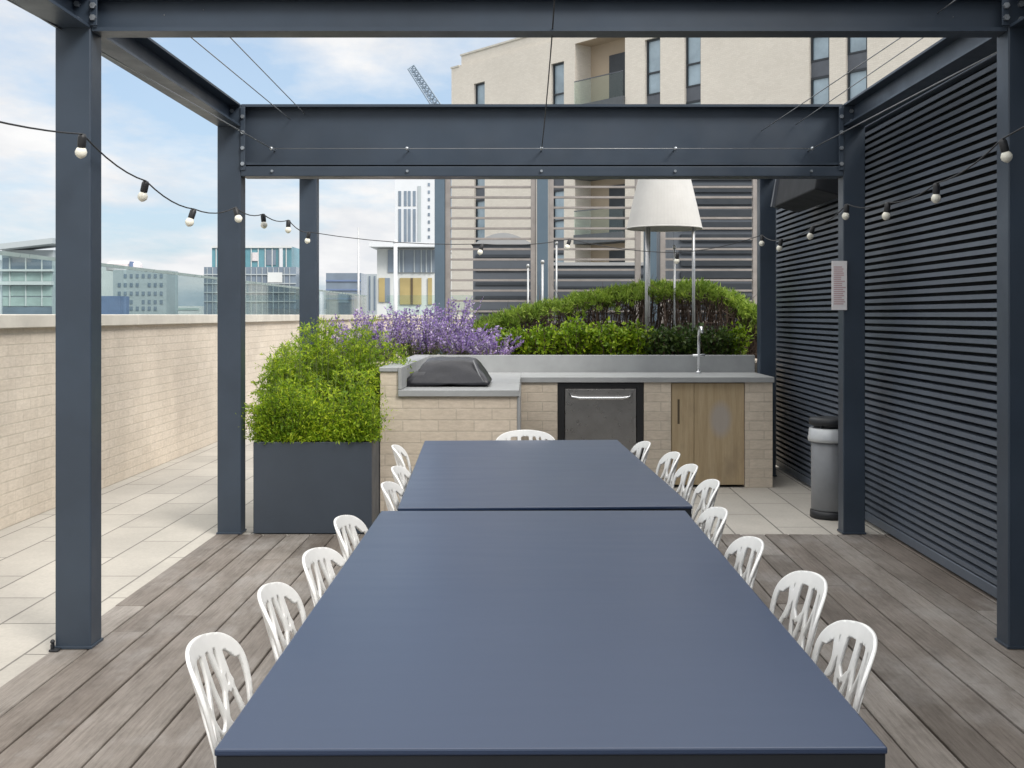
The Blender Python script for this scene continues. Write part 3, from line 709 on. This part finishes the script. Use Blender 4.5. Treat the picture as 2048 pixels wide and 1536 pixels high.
for i in range(420):
    s = rnd.random(); c = on_arc(s); dy = rnd.uniform(-.35,.35); b = Vector((c.x + rnd.gauss(0,.10), Yh + dy + rnd.gauss(0,.1), .93)); e = Vector((c.x, Yh+dy, c.z-.10))
    if e.z < 1.0: continue
    mid = b.lerp(e,.5) + rv(.04); st.tube([b, mid, e], [.008,.006,.004], 4, False)
    for k in range(7):
        q = b.lerp(e, rnd.uniform(.2,1)); st.tube([q, q + (rv(.08) + Vector((0,-.03,.02)))], [.004,.0015], 3, False)
lf.build('foliage', M['hedge'], t); st.build('stems', M['twig'], t)

# shrubs in the front row
def shrub(x, y, w, h, mat_, n, label, lw=.35):
    t = thing('shrub', label, 'shrub', (x,y,.93), 'leafy shrubs along the back of counter')
    lf = MB(); st = MB(); tips = []
    for i in range(46):
        a = rnd.uniform(0,6.283); r = math.sqrt(rnd.random()); H = h*rnd.uniform(.72,1.05)*(1-.28*r*r)
        e = Vector((x + math.cos(a)*r*w, y + math.sin(a)*r*w*.8, .93 + H)); b = Vector((x + math.cos(a)*r*w*.3, y + math.sin(a)*r*w*.25, .93))
        st.tube([b, b.lerp(e,.6) + rv(.015), e], [.006,.004,.002], 4, False); tips.append((b,e))
    for i in range(n):
        b, e = rnd.choice(tips); s = rnd.uniform(.15,1.03)**.7; c = b.lerp(e,s) + rv(.028)
        d = (Vector((c.x-x,c.y-y,0))*1.5 + UP*rnd.uniform(-.2,.9) + rv(.5)).normalized(); ln = rnd.uniform(.028,.052); lf.leaf(c, d, ln, ln*lw*rnd.uniform(.7,1.1), UP + rv(.6))
    lf.build('foliage', M[mat_], t); st.build('stems', M['twig'], t)
SH = [(-.08,10.62,.20,.34,'shrub',1700,'yellow green shrub next to the lavender'), (.17,10.60,.20,.37,'shrub',1800,'yellow green shrub second from the lavender'),
      (.45,10.62,.22,.42,'shrub',2000,'tallest yellow green shrub above the fridge edge'), (.74,10.60,.22,.38,'shrub',1900,'yellow green shrub above the middle of fridge'),
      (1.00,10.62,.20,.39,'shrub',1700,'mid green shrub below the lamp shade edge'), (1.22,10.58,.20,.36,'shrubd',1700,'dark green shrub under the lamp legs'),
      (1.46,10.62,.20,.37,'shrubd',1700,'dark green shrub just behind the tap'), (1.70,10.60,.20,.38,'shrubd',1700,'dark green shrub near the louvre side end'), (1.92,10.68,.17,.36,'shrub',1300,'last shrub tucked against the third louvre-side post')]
for a in SH: shrub(*a)

# ------------------------------------------------------------------ giant lamp, poles, bin, notice
lx, ly = 1.315, 11.05
t = thing('giant_lamp', 'oversized white lamp shade on thin legs standing among the shrubs', 'lamp', (lx,ly,.93))
n = 64; sh = MB()
vs = []; fs = []
for r, z in ((.362,2.235),(.247,2.73),(.241,2.73),(.355,2.237)):
    for q in range(n):
        a = 2*math.pi*q/n; vs.append((lx + r*math.cos(a), ly + r*math.sin(a), z))
for i in range(4):
    for q in range(n): fs.append((i*n+q, i*n+(q+1)%n, ((i+1)%4)*n+(q+1)%n, ((i+1)%4)*n+q))
sh.add(vs, fs); sh.quad(*[(lx + .243*math.cos(2*math.pi*q/n), ly + .243*math.sin(2*math.pi*q/n), 2.70) for q in range(n)])
so = sh.build('lamp_shade', M['shade'], t, smooth=False)
rr = MB(); rr.tube([(lx + .359*math.cos(2*math.pi*q/n), ly + .359*math.sin(2*math.pi*q/n), 2.232) for q in range(n+1)], .008, 6); rr.build('hem', M['shade'], so, smooth=True)
for (dx, dy) in ((-.19,-.15),(.26,-.15),(-.13,.19),(.31,.17)):
    MB().tube([(lx+dx, ly+dy, .93),(lx+dx*.98, ly+dy*.98, 2.50)], .014, 8).build('leg', M['pole'], t, smooth=True)
GP = 'thin pale poles among the planting'
def pole(px, y0, Y, label, r=.010, zb=.93):
    a = P(px, y0, Y); m = MB(); m.tube([(a.x,Y,zb),(a.x,Y,a.z-.03)], r, 8)
    t = thing('garden_pole', label, 'pole', (a.x,Y,zb), GP); m.build('shaft', M['pole'], t, smooth=True)
    MB().lathe(a.x, Y, [(r*1.5,a.z-.035),(r*1.6,a.z-.01),(r*.8,a.z)], 10).build('cap', M['pole'], t, smooth=True)
pole(1349,490,11.25,'thin pale pole standing between the giant lamp legs',.011)
pole(1085,520,12.05,'pale pole standing against the second slat screen post',.013)
pole(1056,528,12.1,'pale pole at the end of first slat panel',.010)
pole(1113,482,12.08,'taller pale pole at the start of middle slat panel',.010)
t = thing('antenna_mast', 'thin grey mast rising alone against the sky beyond planter', 'mast', (P(717,0,24).x,24.5,0)); a = P(717,455,24.5)
MB().tube([(a.x,24.5,0),(a.x,24.5,a.z)], [.035,.018], 8).build('shaft', M['pole'], t, smooth=True); MB().box(a.x-.05,24.47,0, a.x+.05,24.53,.05).build('foot', M['pole'], t)
t = thing('flag_pole', 'white pole standing in front of the gold panelled building', 'pole', (P(791,0,24.5).x,24.5,0)); a = P(791,487,24.5)
MB().tube([(a.x,24.5,0),(a.x,24.5,a.z)], [.05,.04], 8).build('shaft', M['far_white'], t, smooth=True); MB().sphere((a.x,24.5,a.z+.03),.05).build('finial', M['far_white'], t, smooth=True)

bx, by = 2.10, 7.97
t = thing('litter_bin', 'grey cylindrical litter bin with black hood beside the post', 'bin', (bx,by,0))
MB().lathe(bx,by,[(.126,.055),(.132,.06),(.132,.52),(.128,.522)],28).build('body', M['binbody'], t, smooth=True)
MB().lathe(bx,by,[(.128,-.001),(.140,.004),(.138,.05),(.128,.054)],28).build('foot_ring', M['bindark'], t, smooth=True)
MB().lathe(bx,by,[(.128,.5225),(.152,.528),(.155,.55),(.150,.565),(.146,.615),(.138,.62)],28).build('collar', M['binrim'], t, smooth=True)
m = MB()
for q in range(4): a = R(45+90*q); m.tube([(bx+.12*math.cos(a),by+.12*math.sin(a),.618),(bx+.12*math.cos(a),by+.12*math.sin(a),.668)],.010,6)
m.lathe(bx,by,[(.112,.6205),(.112,.655)],20); m.build('opening', M['bindark'], t, smooth=True)
MB().lathe(bx,by,[(.140,.640),(.146,.645),(.146,.680),(.138,.688),(.06,.690),(.002,.690)],28).build('hood', M['bindark'], t, smooth=True)

a, b = P(1664,522,7.30), P(1688,620,7.30)
t = thing('notice_board', 'narrow white notice with faded pink print fixed to the post', 'sign', (a.x,7.305,b.z))
MB().box(a.x,7.302,b.z, b.x+.02,7.312,a.z).build('board', M['paper'], t, bevel=.001, seg=1)
m = MB(); z = a.z - .035
rnd2 = random.Random(3)
while z > b.z + .03: m.box(a.x+.012,7.3005,z-.006, a.x+.012+rnd2.uniform(.045,.075),7.3017,z); z -= .013
m.build('print_lines', M['print_'], t)
t = thing('post_bracket', 'small black bracket at the foot of the near parapet-side post', 'bracket', (-1.99,4.79,.004))
m = MB(); m.box(-1.984,4.762,.004, -1.945,4.799,.012); m.box(-1.982,4.775,.012, -1.972,4.799,.032); m.build('angle_plate', M['bindark'], t, bevel=.002); MB().sphere((-1.977,4.787,.040),.010).build('knob', M['bindark'], t, smooth=True)

# ------------------------------------------------------------------ slatted timber screen
YS = 12.5
t = thing('slat_screen', 'brown horizontal slat screen with blue grey posts behind planting', 'screen', (0,YS,0))
def sx(px): return (px-VX)/F*YS
posts = [(870,890),(1074,1096),(1288,1312),(1518,1540)]; panels = [(891,1072.5),(1097,1281),(1320,1516)]
for a, b in posts: MB().box(sx(a),YS-.06,-.002, sx(b),YS+.06,3.2).build('post', M['screenpost'], t, bevel=.004)
for (a, b) in panels:
    a, b = sx(a), sx(b); fr = MB()
    fr.box(a,YS-.035,.1, a+.055,YS+.035,3.15); fr.box(b-.06,YS-.035,.1, b,YS+.035,3.15); po = fr.build('slat_panel', M['timber'], t)
    s = MB(); z = .98
    while z < 3.12: s.box(a+.055,YS-.028,z, b-.06,YS+.028,z+.021); z += .1125
    s.build('slats', M['timber'], po)
# plant rooms on the roof behind the screen
t = thing('plant_room', 'dark clad plant room behind the last slat panel', 'plant room', (3.0,16,0))
m = MB(); m.box(1.90,15.0,-.002, 5.2,18.5,3.75); m.build('cladding', M['plantgrey'], t, bevel=.01)
m = MB(); z = .6
while z < 3.6: m.box(2.0,14.965,z, 5.1,14.998,z+.09); z += .16
m.build('louvre_vents', M['winframe'], t); MB().box(1.85,14.93,3.752, 5.25,18.6,3.84).build('roof_edge', M['plantgrey'], t)
t = thing('barrel_roof_plant_room', 'grey plant room with a rounded barrel roof behind first slat panel', 'plant room', (-.4,20,0))
xa, xb, Yp = P(946,0,20).x, P(1066,0,20).x, 20.0
m = MB(); m.box(xa,Yp,-.002, xb,Yp+3,2.62); m.build('cladding', M['plantgrey'], t)
pr = [(xa-.03,2.625)] + [(xa + (xb-xa)*i/12, 2.625 + .20*math.sin(math.pi*i/12)) for i in range(13)] + [(xb+.03,2.625)]
MB().prism(pr, 'y', Yp-.06, Yp+3.06).build('barrel_roof', M['plantpale'], t)
m = MB(); z = 1.2
while z < 2.5: m.box(xa+.05,Yp-.03,z, xb-.05,Yp-.002,z+.05); z += .24
m.build('panel_seams', M['winframe'], t)
t = thing('long_plant_room', 'long low dark grey plant room below the balconies', 'plant room', (1.2,21,0))
xa, xb = P(1108,0,21).x, P(1300,0,21).x
MB().box(xa,21,-.002, xb,24,2.30).build('cladding', M['plantgrey'], t); MB().box(xa-.05,20.95,2.302, xb+.05,24.05,2.36).build('roof_edge', M['plantpale'], t)
m = MB(); z = 1.0
while z < 2.2: m.box(xa+.05,20.97,z, xb-.05,20.998,z+.04); z += .22
m.build('panel_seams', M['winframe'], t)

# ------------------------------------------------------------------ the apartment building
O = Vector((3.39,52,0)); D = Vector((-.6379,.7701,0)); IN = Vector((.7701,.6379,0))
apt = thing('apartment_building', 'pale brick apartment building with tall dark windows and glass balconies', 'building', (3.39,52,0))
def W(t_, z, d=0): return O + D*t_ + IN*d + UP*z
TL, TR = 11.63, -30.0; ZTOP = 14.45; ZBOT = -26
wc = [9.2, 3.09, -3.13, -5.43, -11.75, -13.37, -18.6, -20.9, -26.5]; ww = .92
rec = (-1.45, 1.85); floors = [2.0 + 3.0*i - 9 for i in range(7)]      # window heads measured from each floor line
tc_ = sorted(set([TL, TR] + [c-ww/2 for c in wc] + [c+ww/2 for c in wc] + list(rec)))
zw = [(f+.0, f+3.0) for f in []]
heads = [13.34, 10.34-.0, 7.34, 4.34, 1.34, -1.66]
m = MB()
zs = sorted(set([ZBOT, ZTOP, -4.06] + heads[:1]))
def is_win(tm): return any(abs(tm-c) < ww/2 for c in wc)
for a, b in zip(tc_[:-1], tc_[1:]):
    mid = (a+b)/2
    if rec[0] < mid < rec[1]:
        m.quad(W(b,ZBOT), W(a,ZBOT), W(a,-1), W(b,-1)); m.quad(W(b,14.0), W(a,14.0), W(a,ZTOP), W(b,ZTOP)); continue
    if is_win(mid):
        m.quad(W(b,ZBOT), W(a,ZBOT), W(a,-4.06), W(b,-4.06)); m.quad(W(b,heads[0]), W(a,heads[0]), W(a,ZTOP), W(b,ZTOP))
        for q in (a, b): m.quad(W(q,-4.06), W(q,heads[0]), W(q,heads[0],.22), W(q,-4.06,.22))
        m.quad(W(a,heads[0]), W(b,heads[0]), W(b,heads[0],.22), W(a,heads[0],.22)); continue
    m.quad(W(b,ZBOT), W(a,ZBOT), W(a,ZTOP), W(b,ZTOP))
# side, back, roof; the stepped corner
m.quad(W(TL,ZBOT), W(TL,ZTOP), W(TL,ZTOP,16), W(TL,ZBOT,16)); m.quad(W(TR,ZBOT,16), W(TL,ZBOT,16), W(TL,ZTOP,16), W(TR,ZTOP,16)); m.quad(W(TR,ZBOT), W(TR,ZTOP), W(TR,ZTOP,16), W(TR,ZBOT,16))
m.quad(W(TL,ZTOP), W(TR,ZTOP), W(TR,ZTOP,16), W(TL,ZTOP,16))
# recess sides
RD = 1.0
for q in rec: m.quad(W(q,-1), W(q,14), W(q,14,RD), W(q,-1,RD))
m.build('wall', M['facade'], apt)
m = MB(); m.obox(W(TL-.75,ZTOP+.003,.1), D*-(TL-.75-TR), IN*.4, UP*.55); m.build('roof_parapet', M['facade'], apt)
m = MB(); m.obox(W(TL-.70,ZTOP+.556,.04), D*-(TL-.70-TR), IN*.5, UP*.09); m.obox(W(TL+.04,ZTOP+.003,-.04), D*-.74, IN*.5, UP*.08); m.build('coping', M['coping'], apt)
m = MB(); m.quad(W(rec[1],-1,RD), W(rec[0],-1,RD), W(rec[0],14,RD), W(rec[1],14,RD)); m.quad(W(rec[1],14), W(rec[0],14), W(rec[0],14,RD), W(rec[1],14,RD)); m.build('recess_back', M['render'], apt)
for c in wc:
    for h in heads:
        z0, z1 = h-2.42, h; a, b = c-ww/2+.01, c+ww/2-.01; fr = MB(); d0 = .12
        for (ta,tb,za,zb) in ((a,a+.11,z0,z1),(b-.07,b,z0,z1),(a+.11,b-.07,z1-.09,z1-.003),(a+.11,b-.07,z0,z0+.07),(a+.11,b-.07,z0+.92,z0+.99)):
            fr.obox(W(tb,za,d0), D*(ta-tb), IN*.10, UP*(zb-za))
        w_ = fr.build('window', M['winframe'], apt)
        p = MB(); p.quad(W(b-.065,z0+.06,d0+.06), W(a+.105,z0+.06,d0+.06), W(a+.105,z1-.08,d0+.06), W(b-.065,z1-.08,d0+.06)); p.build('pane', M['winpane'], w_)
        s = MB(); s.obox(W(b,z0-.575,d0+.02), D*(a-b), IN*.06, UP*.57); s.build('spandrel', M['spandrel'], w_)
for f in (-.9, 2.1, 5.1, 8.1, 11.1):
    b_ = MB(); b_.obox(W(rec[1]-.02,f-.42,-.12), D*-(rec[1]-rec[0]-.04), IN*(RD+.1), UP*.42); bo = b_.build('balcony', M['balslab'], apt)
    g_ = MB(); g_.obox(W(rec[1]-.05,f+.002,-.10), D*-(rec[1]-rec[0]-.10), IN*.03, UP*1.08); g_.build('balustrade', M['balglass'], bo)
    r_ = MB(); r_.obox(W(rec[1]-.05,f+1.085,-.11), D*-(rec[1]-rec[0]-.10), IN*.05, UP*.04); r_.build('handrail', M['spandrel'], bo)
    d_ = MB(); d_.obox(W(.55,f+.003,RD-.06), D*-1.25, IN*.05, UP*2.25); d_.build('balcony_door', M['winframe'], bo)

# ------------------------------------------------------------------ distant city
def far_block(name, label, px0, px1, py, Y, depth, mt, zb=-26, cat='building', dark_rows=None, extra=None):
    a, b = P(px0,py,Y), P(px1,py,Y)
    t = thing(name, label, cat, ((a.x+b.x)/2, Y, zb), 'distant city buildings'); MB().box(a.x,Y,zb, b.x,Y+depth,a.z).build('wall', M[mt], t)
    return t, a, b
def bands(t, px0, px1, rows, Y, mt, pop=.15, name='window_band'):
    for (p0, p1) in rows:
        a, b = P(px0,p0,Y), P(px1,p1,Y); MB().box(a.x,Y-pop,b.z, b.x,Y-.002,a.z).build(name, M[mt], t)
# stacked green glass offices at the left edge
t, a, b = far_block('glass_office', 'greenish glass office block seen past the near parapet-side post', 4, 106, 500, 190, 5, 'far_grey')
bands(t, 6, 104, [(516,538)], 190, 'far_dark'); bands(t, 6, 104, [(545,562),(572,592),(595,612)], 190, 'far_green'); bands(t, 2, 108, [(563,570)], 190, 'far_pale', 1.2, 'floor_slab'); bands(t, 2, 108, [(539,543)], 190, 'far_pale', 1.0, 'floor_slab')
bands(t, 6, 104, [(614,640)], 190, 'far_dark')
m = MB(); p, q = P(0,500,188), P(110,490,188)
m.obox((p.x,187,p.z+.02), (q.x-p.x,0,1.0), (0,7,0), (0,0,.9)); m.build('roof', M['far_grey'], t)
for px in (20, 52, 84): bands(t, px, px+2, [(516,612)], 190, 'far_pale', .4, 'mullion')
bands(t, -8, 3, [(520,640)], 190, 'far_white', .2, 'stair_wall')
# grey block with punched windows and roof drum
t, a, b = far_block('punched_window_block', 'pale grey block with rows of small dark windows and roof drum', 226, 333, 540, 210, 7, 'far_grey')
base = None
for r_, py in enumerate((548,566,583,600,613)):
    for c_, px in enumerate(range(236, 330, 12)):
        if (r_*7 + c_*5) % 9 == 0: continue
        if base is None:
            p, q = P(px,py,210), P(px+5.5,py+8,210); base = MB().box(p.x,210-.12,q.z, q.x,210-.002,p.z).build('window', M['far_dark'], t); base_p = p
        else:
            o = base.copy(); C.objects.link(o); o.parent = t; o.location = P(px,py,210) - base_p
p = P(290,0,225); z0 = P(0,540,210).z
MB().lathe(p.x,213.5,[(3.2,z0+.002),(3.2,z0+1.2),(2.6,z0+1.7),(.1,z0+1.8)],24).build('roof_drum', M['far_pink'], t, smooth=False)
m = MB().box(P(272,0,214).x,210.4,z0+.003, P(276,0,214).x,213,z0+1.6); m.build('roof_vent', M['far_blue'], t)
far_block('blue_hoarding_block', 'low bright blue sheeted block between the two parapet-side posts', 196, 240, 592, 170, 4, 'far_blue')
far_block('pale_slab_block', 'plain pale slab tower beside the punched window block', 190, 227, 536, 240, 5, 'far_pale')
t, a, b = far_block('pale_low_block', 'pale low building under the balustrade line', 334, 402, 612, 260, 6, 'far_pale'); bands(t, 340, 398, [(616,620)], 260, 'far_green')
# teal glass tower over dark base
t, a, b = far_block('teal_glass_tower', 'teal glass tower rising behind the second parapet-side post', 424, 583, 493, 230, 9, 'far_teal')
for px in range(432, 580, 14): bands(t, px, px+1.6, [(494,545)], 230, 'far_pale', .2, 'mullion')
bands(t, 424, 584, [(492,496)], 230, 'far_pale', .4, 'roof_edge'); bands(t, 533, 552, [(500,530)], 230, 'far_dark'); bands(t, 560, 566, [(497,560)], 230, 'far_white', .5, 'white_fin'); bands(t, 505, 516, [(505,522)], 230, 'far_pink', .3, 'panel')
t, a, b = far_block('dark_glass_offices', 'long dark blue glass offices in front of the teal tower', 408, 592, 534, 205, 6, 'far_dark')
for px in range(414, 590, 11): bands(t, px, px+1.2, [(535,630)], 205, 'far_grey', .2, 'mullion')
bands(t, 408, 592, [(548,550),(566,568),(584,586),(602,604)], 205, 'far_grey', .25, 'floor_slab'); bands(t, 536, 565, [(545,565)], 205, 'far_pale', .35, 'panel')
t, a, b = far_block('blue_glass_offices', 'dark blue glass offices beside the thin mast', 652, 722, 546, 215, 8, 'far_dark')
bands(t, 652, 722, [(560,563),(578,581),(596,599)], 215, 'far_blue', .25, 'floor_slab')
t, a, b = far_block('grey_ribbed_offices', 'pale blue grey offices with vertical ribs next to gold building', 722, 764, 548, 240, 20, 'far_grey')
for px in (728,738,748,758): bands(t, px, px+3, [(552,620)], 240, 'far_dark')
# white framed tower
t, a, b = far_block('white_frame_tower', 'white framed tower with tall dark window slots', 790, 876, 352, 280, 22, 'far_white', cat='tower')
for px in (797, 808, 816, 826): bands(t, px, px+5.5, [(382,412),(418,490)], 280, 'far_dark')
bands(t, 836, 842, [(372,490)], 280, 'far_grey', .2, 'recess_panel')
for py in range(366, 490, 15): bands(t, 856, 860, [(py,py+6)], 280, 'far_dark', .15, 'window')
# building with overhanging roof and gold panels
t, a, b = far_block('gold_panel_building', 'grey building with overhanging white roof and gold lower panels', 754, 890, 497, 130, 20, 'far_pale')
bands(t, 776, 790, [(500,545)], 130, 'far_dark'); bands(t, 794, 870, [(500,545)], 130, 'far_dark', .2)
for px in (798,806,828,842,852,862): bands(t, px, px+2.5, [(500,545)], 130, 'far_grey', .35, 'mullion')
bands(t, 758, 770, [(556,604)], 130, 'far_gold', .2, 'gold_panel'); bands(t, 800, 843, [(556,609)], 130, 'far_gold', .2, 'gold_panel'); bands(t, 856, 864, [(556,609)], 130, 'far_gold', .2, 'gold_panel'); bands(t, 770, 780, [(556,604)], 130, 'far_dark', .15); bands(t, 822, 826, [(556,609)], 130, 'slot', .3, 'panel_gap')
p, q = P(744,487,130), P(892,496,130); MB().box(p.x,127.5,q.z+.003, q.x,151,p.z).build('roof', M['far_white'], t)
# crane jib
t = thing('tower_crane', 'blue grey lattice crane jib leaning against the blue sky', 'crane', (P(905,0,210).x,210,-26))
a, b = P(822,134,210), P(905,260,210); m = MB(); dv = (b-a); nn = Vector((dv.z,0,-dv.x)).normalized()*.85; bk = Vector((0,1.4,0))
ch = [(-nn,-nn*1.0),(nn,nn),(bk,bk)]
for o_, o2 in ch: m.tube([a+o_*.75, b+o2], .16, 5)
N_ = 16
for i in range(N_):
    s0, s1 = a.lerp(b,i/N_), a.lerp(b,(i+1)/N_)
    for (u, v) in ((-nn,nn),(nn,bk),(bk,-nn)): m.tube([s0+u*.85, s1+v*.85], .09, 4); m.tube([s0+u*.85, s0+v*.85], .09, 4)
m.build('jib', M['crane'], t)
m = MB(); m.box(b.x-1,209.2,-26, b.x+1,211.2,b.z+1); m.build('mast', M['crane'], t); MB().box(b.x-1.5,208.6,b.z+1.002, b.x+2.5,211.6,b.z+4).build('cab', M['crane'], t)

# ------------------------------------------------------------------ sky, sun, camera
EL, AZ = R(38), math.atan2(.66, -.75)     # sun behind the camera on the louvre side; azimuth from +Y towards +X
w = bpy.data.worlds.new('World'); bpy.context.scene.world = w; w.use_nodes = True; nt = w.node_tree; nt.nodes.clear()
sky = node(nt, 'ShaderNodeTexSky'); sky.sky_type = 'NISHITA'; sky.sun_disc = False; sky.sun_elevation = EL; sky.sun_rotation = AZ; sky.air_density = 1.0; sky.dust_density = 1.5; sky.ozone_density = 1.5; sky.altitude = 50
tc = node(nt, 'ShaderNodeTexCoord'); gen = tc.outputs['Generated']
sep = node(nt, 'ShaderNodeSeparateXYZ'); nt.links.new(gen, sep.inputs[0])
zc = node(nt, 'ShaderNodeMath', operation='ADD'); nt.links.new(sep.outputs[2], zc.inputs[0]); zc.inputs[1].default_value = .16
zm = node(nt, 'ShaderNodeMath', operation='MAXIMUM'); nt.links.new(zc.outputs[0], zm.inputs[0]); zm.inputs[1].default_value = .03
dv = node(nt, 'ShaderNodeVectorMath', operation='DIVIDE'); cz = node(nt, 'ShaderNodeCombineXYZ')
for i in range(3): nt.links.new(zm.outputs[0], cz.inputs[i])
nt.links.new(gen, dv.inputs[0]); nt.links.new(cz.outputs[0], dv.inputs[1])
mp = node(nt, 'ShaderNodeMapping'); mp.inputs['Location'].default_value = (5.1, .7, 0); nt.links.new(dv.outputs[0], mp.inputs[0])
cl = noise(nt, mp.outputs[0], 1.25, 9, .58, (1.0, .8, 0)); wisp = noise(nt, mp.outputs[0], 3.4, 8, .6, (.9,.5,0))
# more cloud towards the open side, clearer over the building
bias = node(nt, 'ShaderNodeMath', operation='MULTIPLY_ADD'); nt.links.new(sep.outputs[0], bias.inputs[0]); bias.inputs[1].default_value = -.10; nt.links.new(cl, bias.inputs[2])
cov = ramp(nt, bias.outputs[0], [(.43,(.08,)*3),(.53,(.6,)*3),(.60,(1,)*3)])
ccol = ramp(nt, wisp, [(.30,(4.6,4.8,5.1)),(.5,(5.4,5.45,5.55)),(.68,(6.0,6.0,6.0))])
skyc = mixc(nt, .6, sky.outputs[0], (2.9,3.9,5.1))
out = mixc(nt, cov, skyc, ccol)
# cloud thickens and brightens towards the zenith, as an overcast sky does
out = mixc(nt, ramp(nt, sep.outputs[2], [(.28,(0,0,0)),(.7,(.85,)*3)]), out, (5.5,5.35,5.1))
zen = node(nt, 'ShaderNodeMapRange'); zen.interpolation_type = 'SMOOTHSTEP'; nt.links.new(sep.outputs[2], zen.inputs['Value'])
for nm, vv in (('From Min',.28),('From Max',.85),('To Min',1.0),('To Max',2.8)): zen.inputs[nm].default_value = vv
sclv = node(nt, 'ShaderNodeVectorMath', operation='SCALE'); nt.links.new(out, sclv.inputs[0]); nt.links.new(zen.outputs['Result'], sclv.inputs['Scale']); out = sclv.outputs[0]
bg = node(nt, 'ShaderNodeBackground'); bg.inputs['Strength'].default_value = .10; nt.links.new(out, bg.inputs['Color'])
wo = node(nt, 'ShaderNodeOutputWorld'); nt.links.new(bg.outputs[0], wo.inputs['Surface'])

sl = bpy.data.lights.new('sun', 'SUN'); sl.energy = 2.0; sl.angle = R(20); sl.color = (1.0,.945,.87); so = bpy.data.objects.new('sun', sl); C.objects.link(so)
sd = Vector((math.sin(AZ)*math.cos(EL), math.cos(AZ)*math.cos(EL), math.sin(EL)))       # towards the sun
so.rotation_euler = sd.to_track_quat('Z','Y').to_euler(); so.location = sd*60

cam = bpy.data.cameras.new('camera'); co = bpy.data.objects.new('camera', cam); C.objects.link(co); co.location = (0,0,EYE); co.rotation_euler = (R(90),0,0)
cam.sensor_width = 36; cam.lens = F/2048*36; cam.shift_x = -(VX-1024)/2048; cam.shift_y = -(768-VY)/2048; cam.clip_start = .05; cam.clip_end = 9000
sc = bpy.context.scene; sc.camera = co
sc.view_settings.view_transform = 'Standard'; sc.view_settings.look = 'None'; sc.view_settings.exposure = 0.72; sc.view_settings.gamma = 1
sc.cycles.use_denoising = True; sc.cycles.denoiser = 'OPENIMAGEDENOISE'; sc.cycles.denoising_input_passes = 'RGB_ALBEDO_NORMAL'; sc.cycles.denoising_prefilter = 'ACCURATE'; sc.cycles.use_adaptive_sampling = False; sc.cycles.max_bounces = 8; sc.cycles.transparent_max_bounces = 16
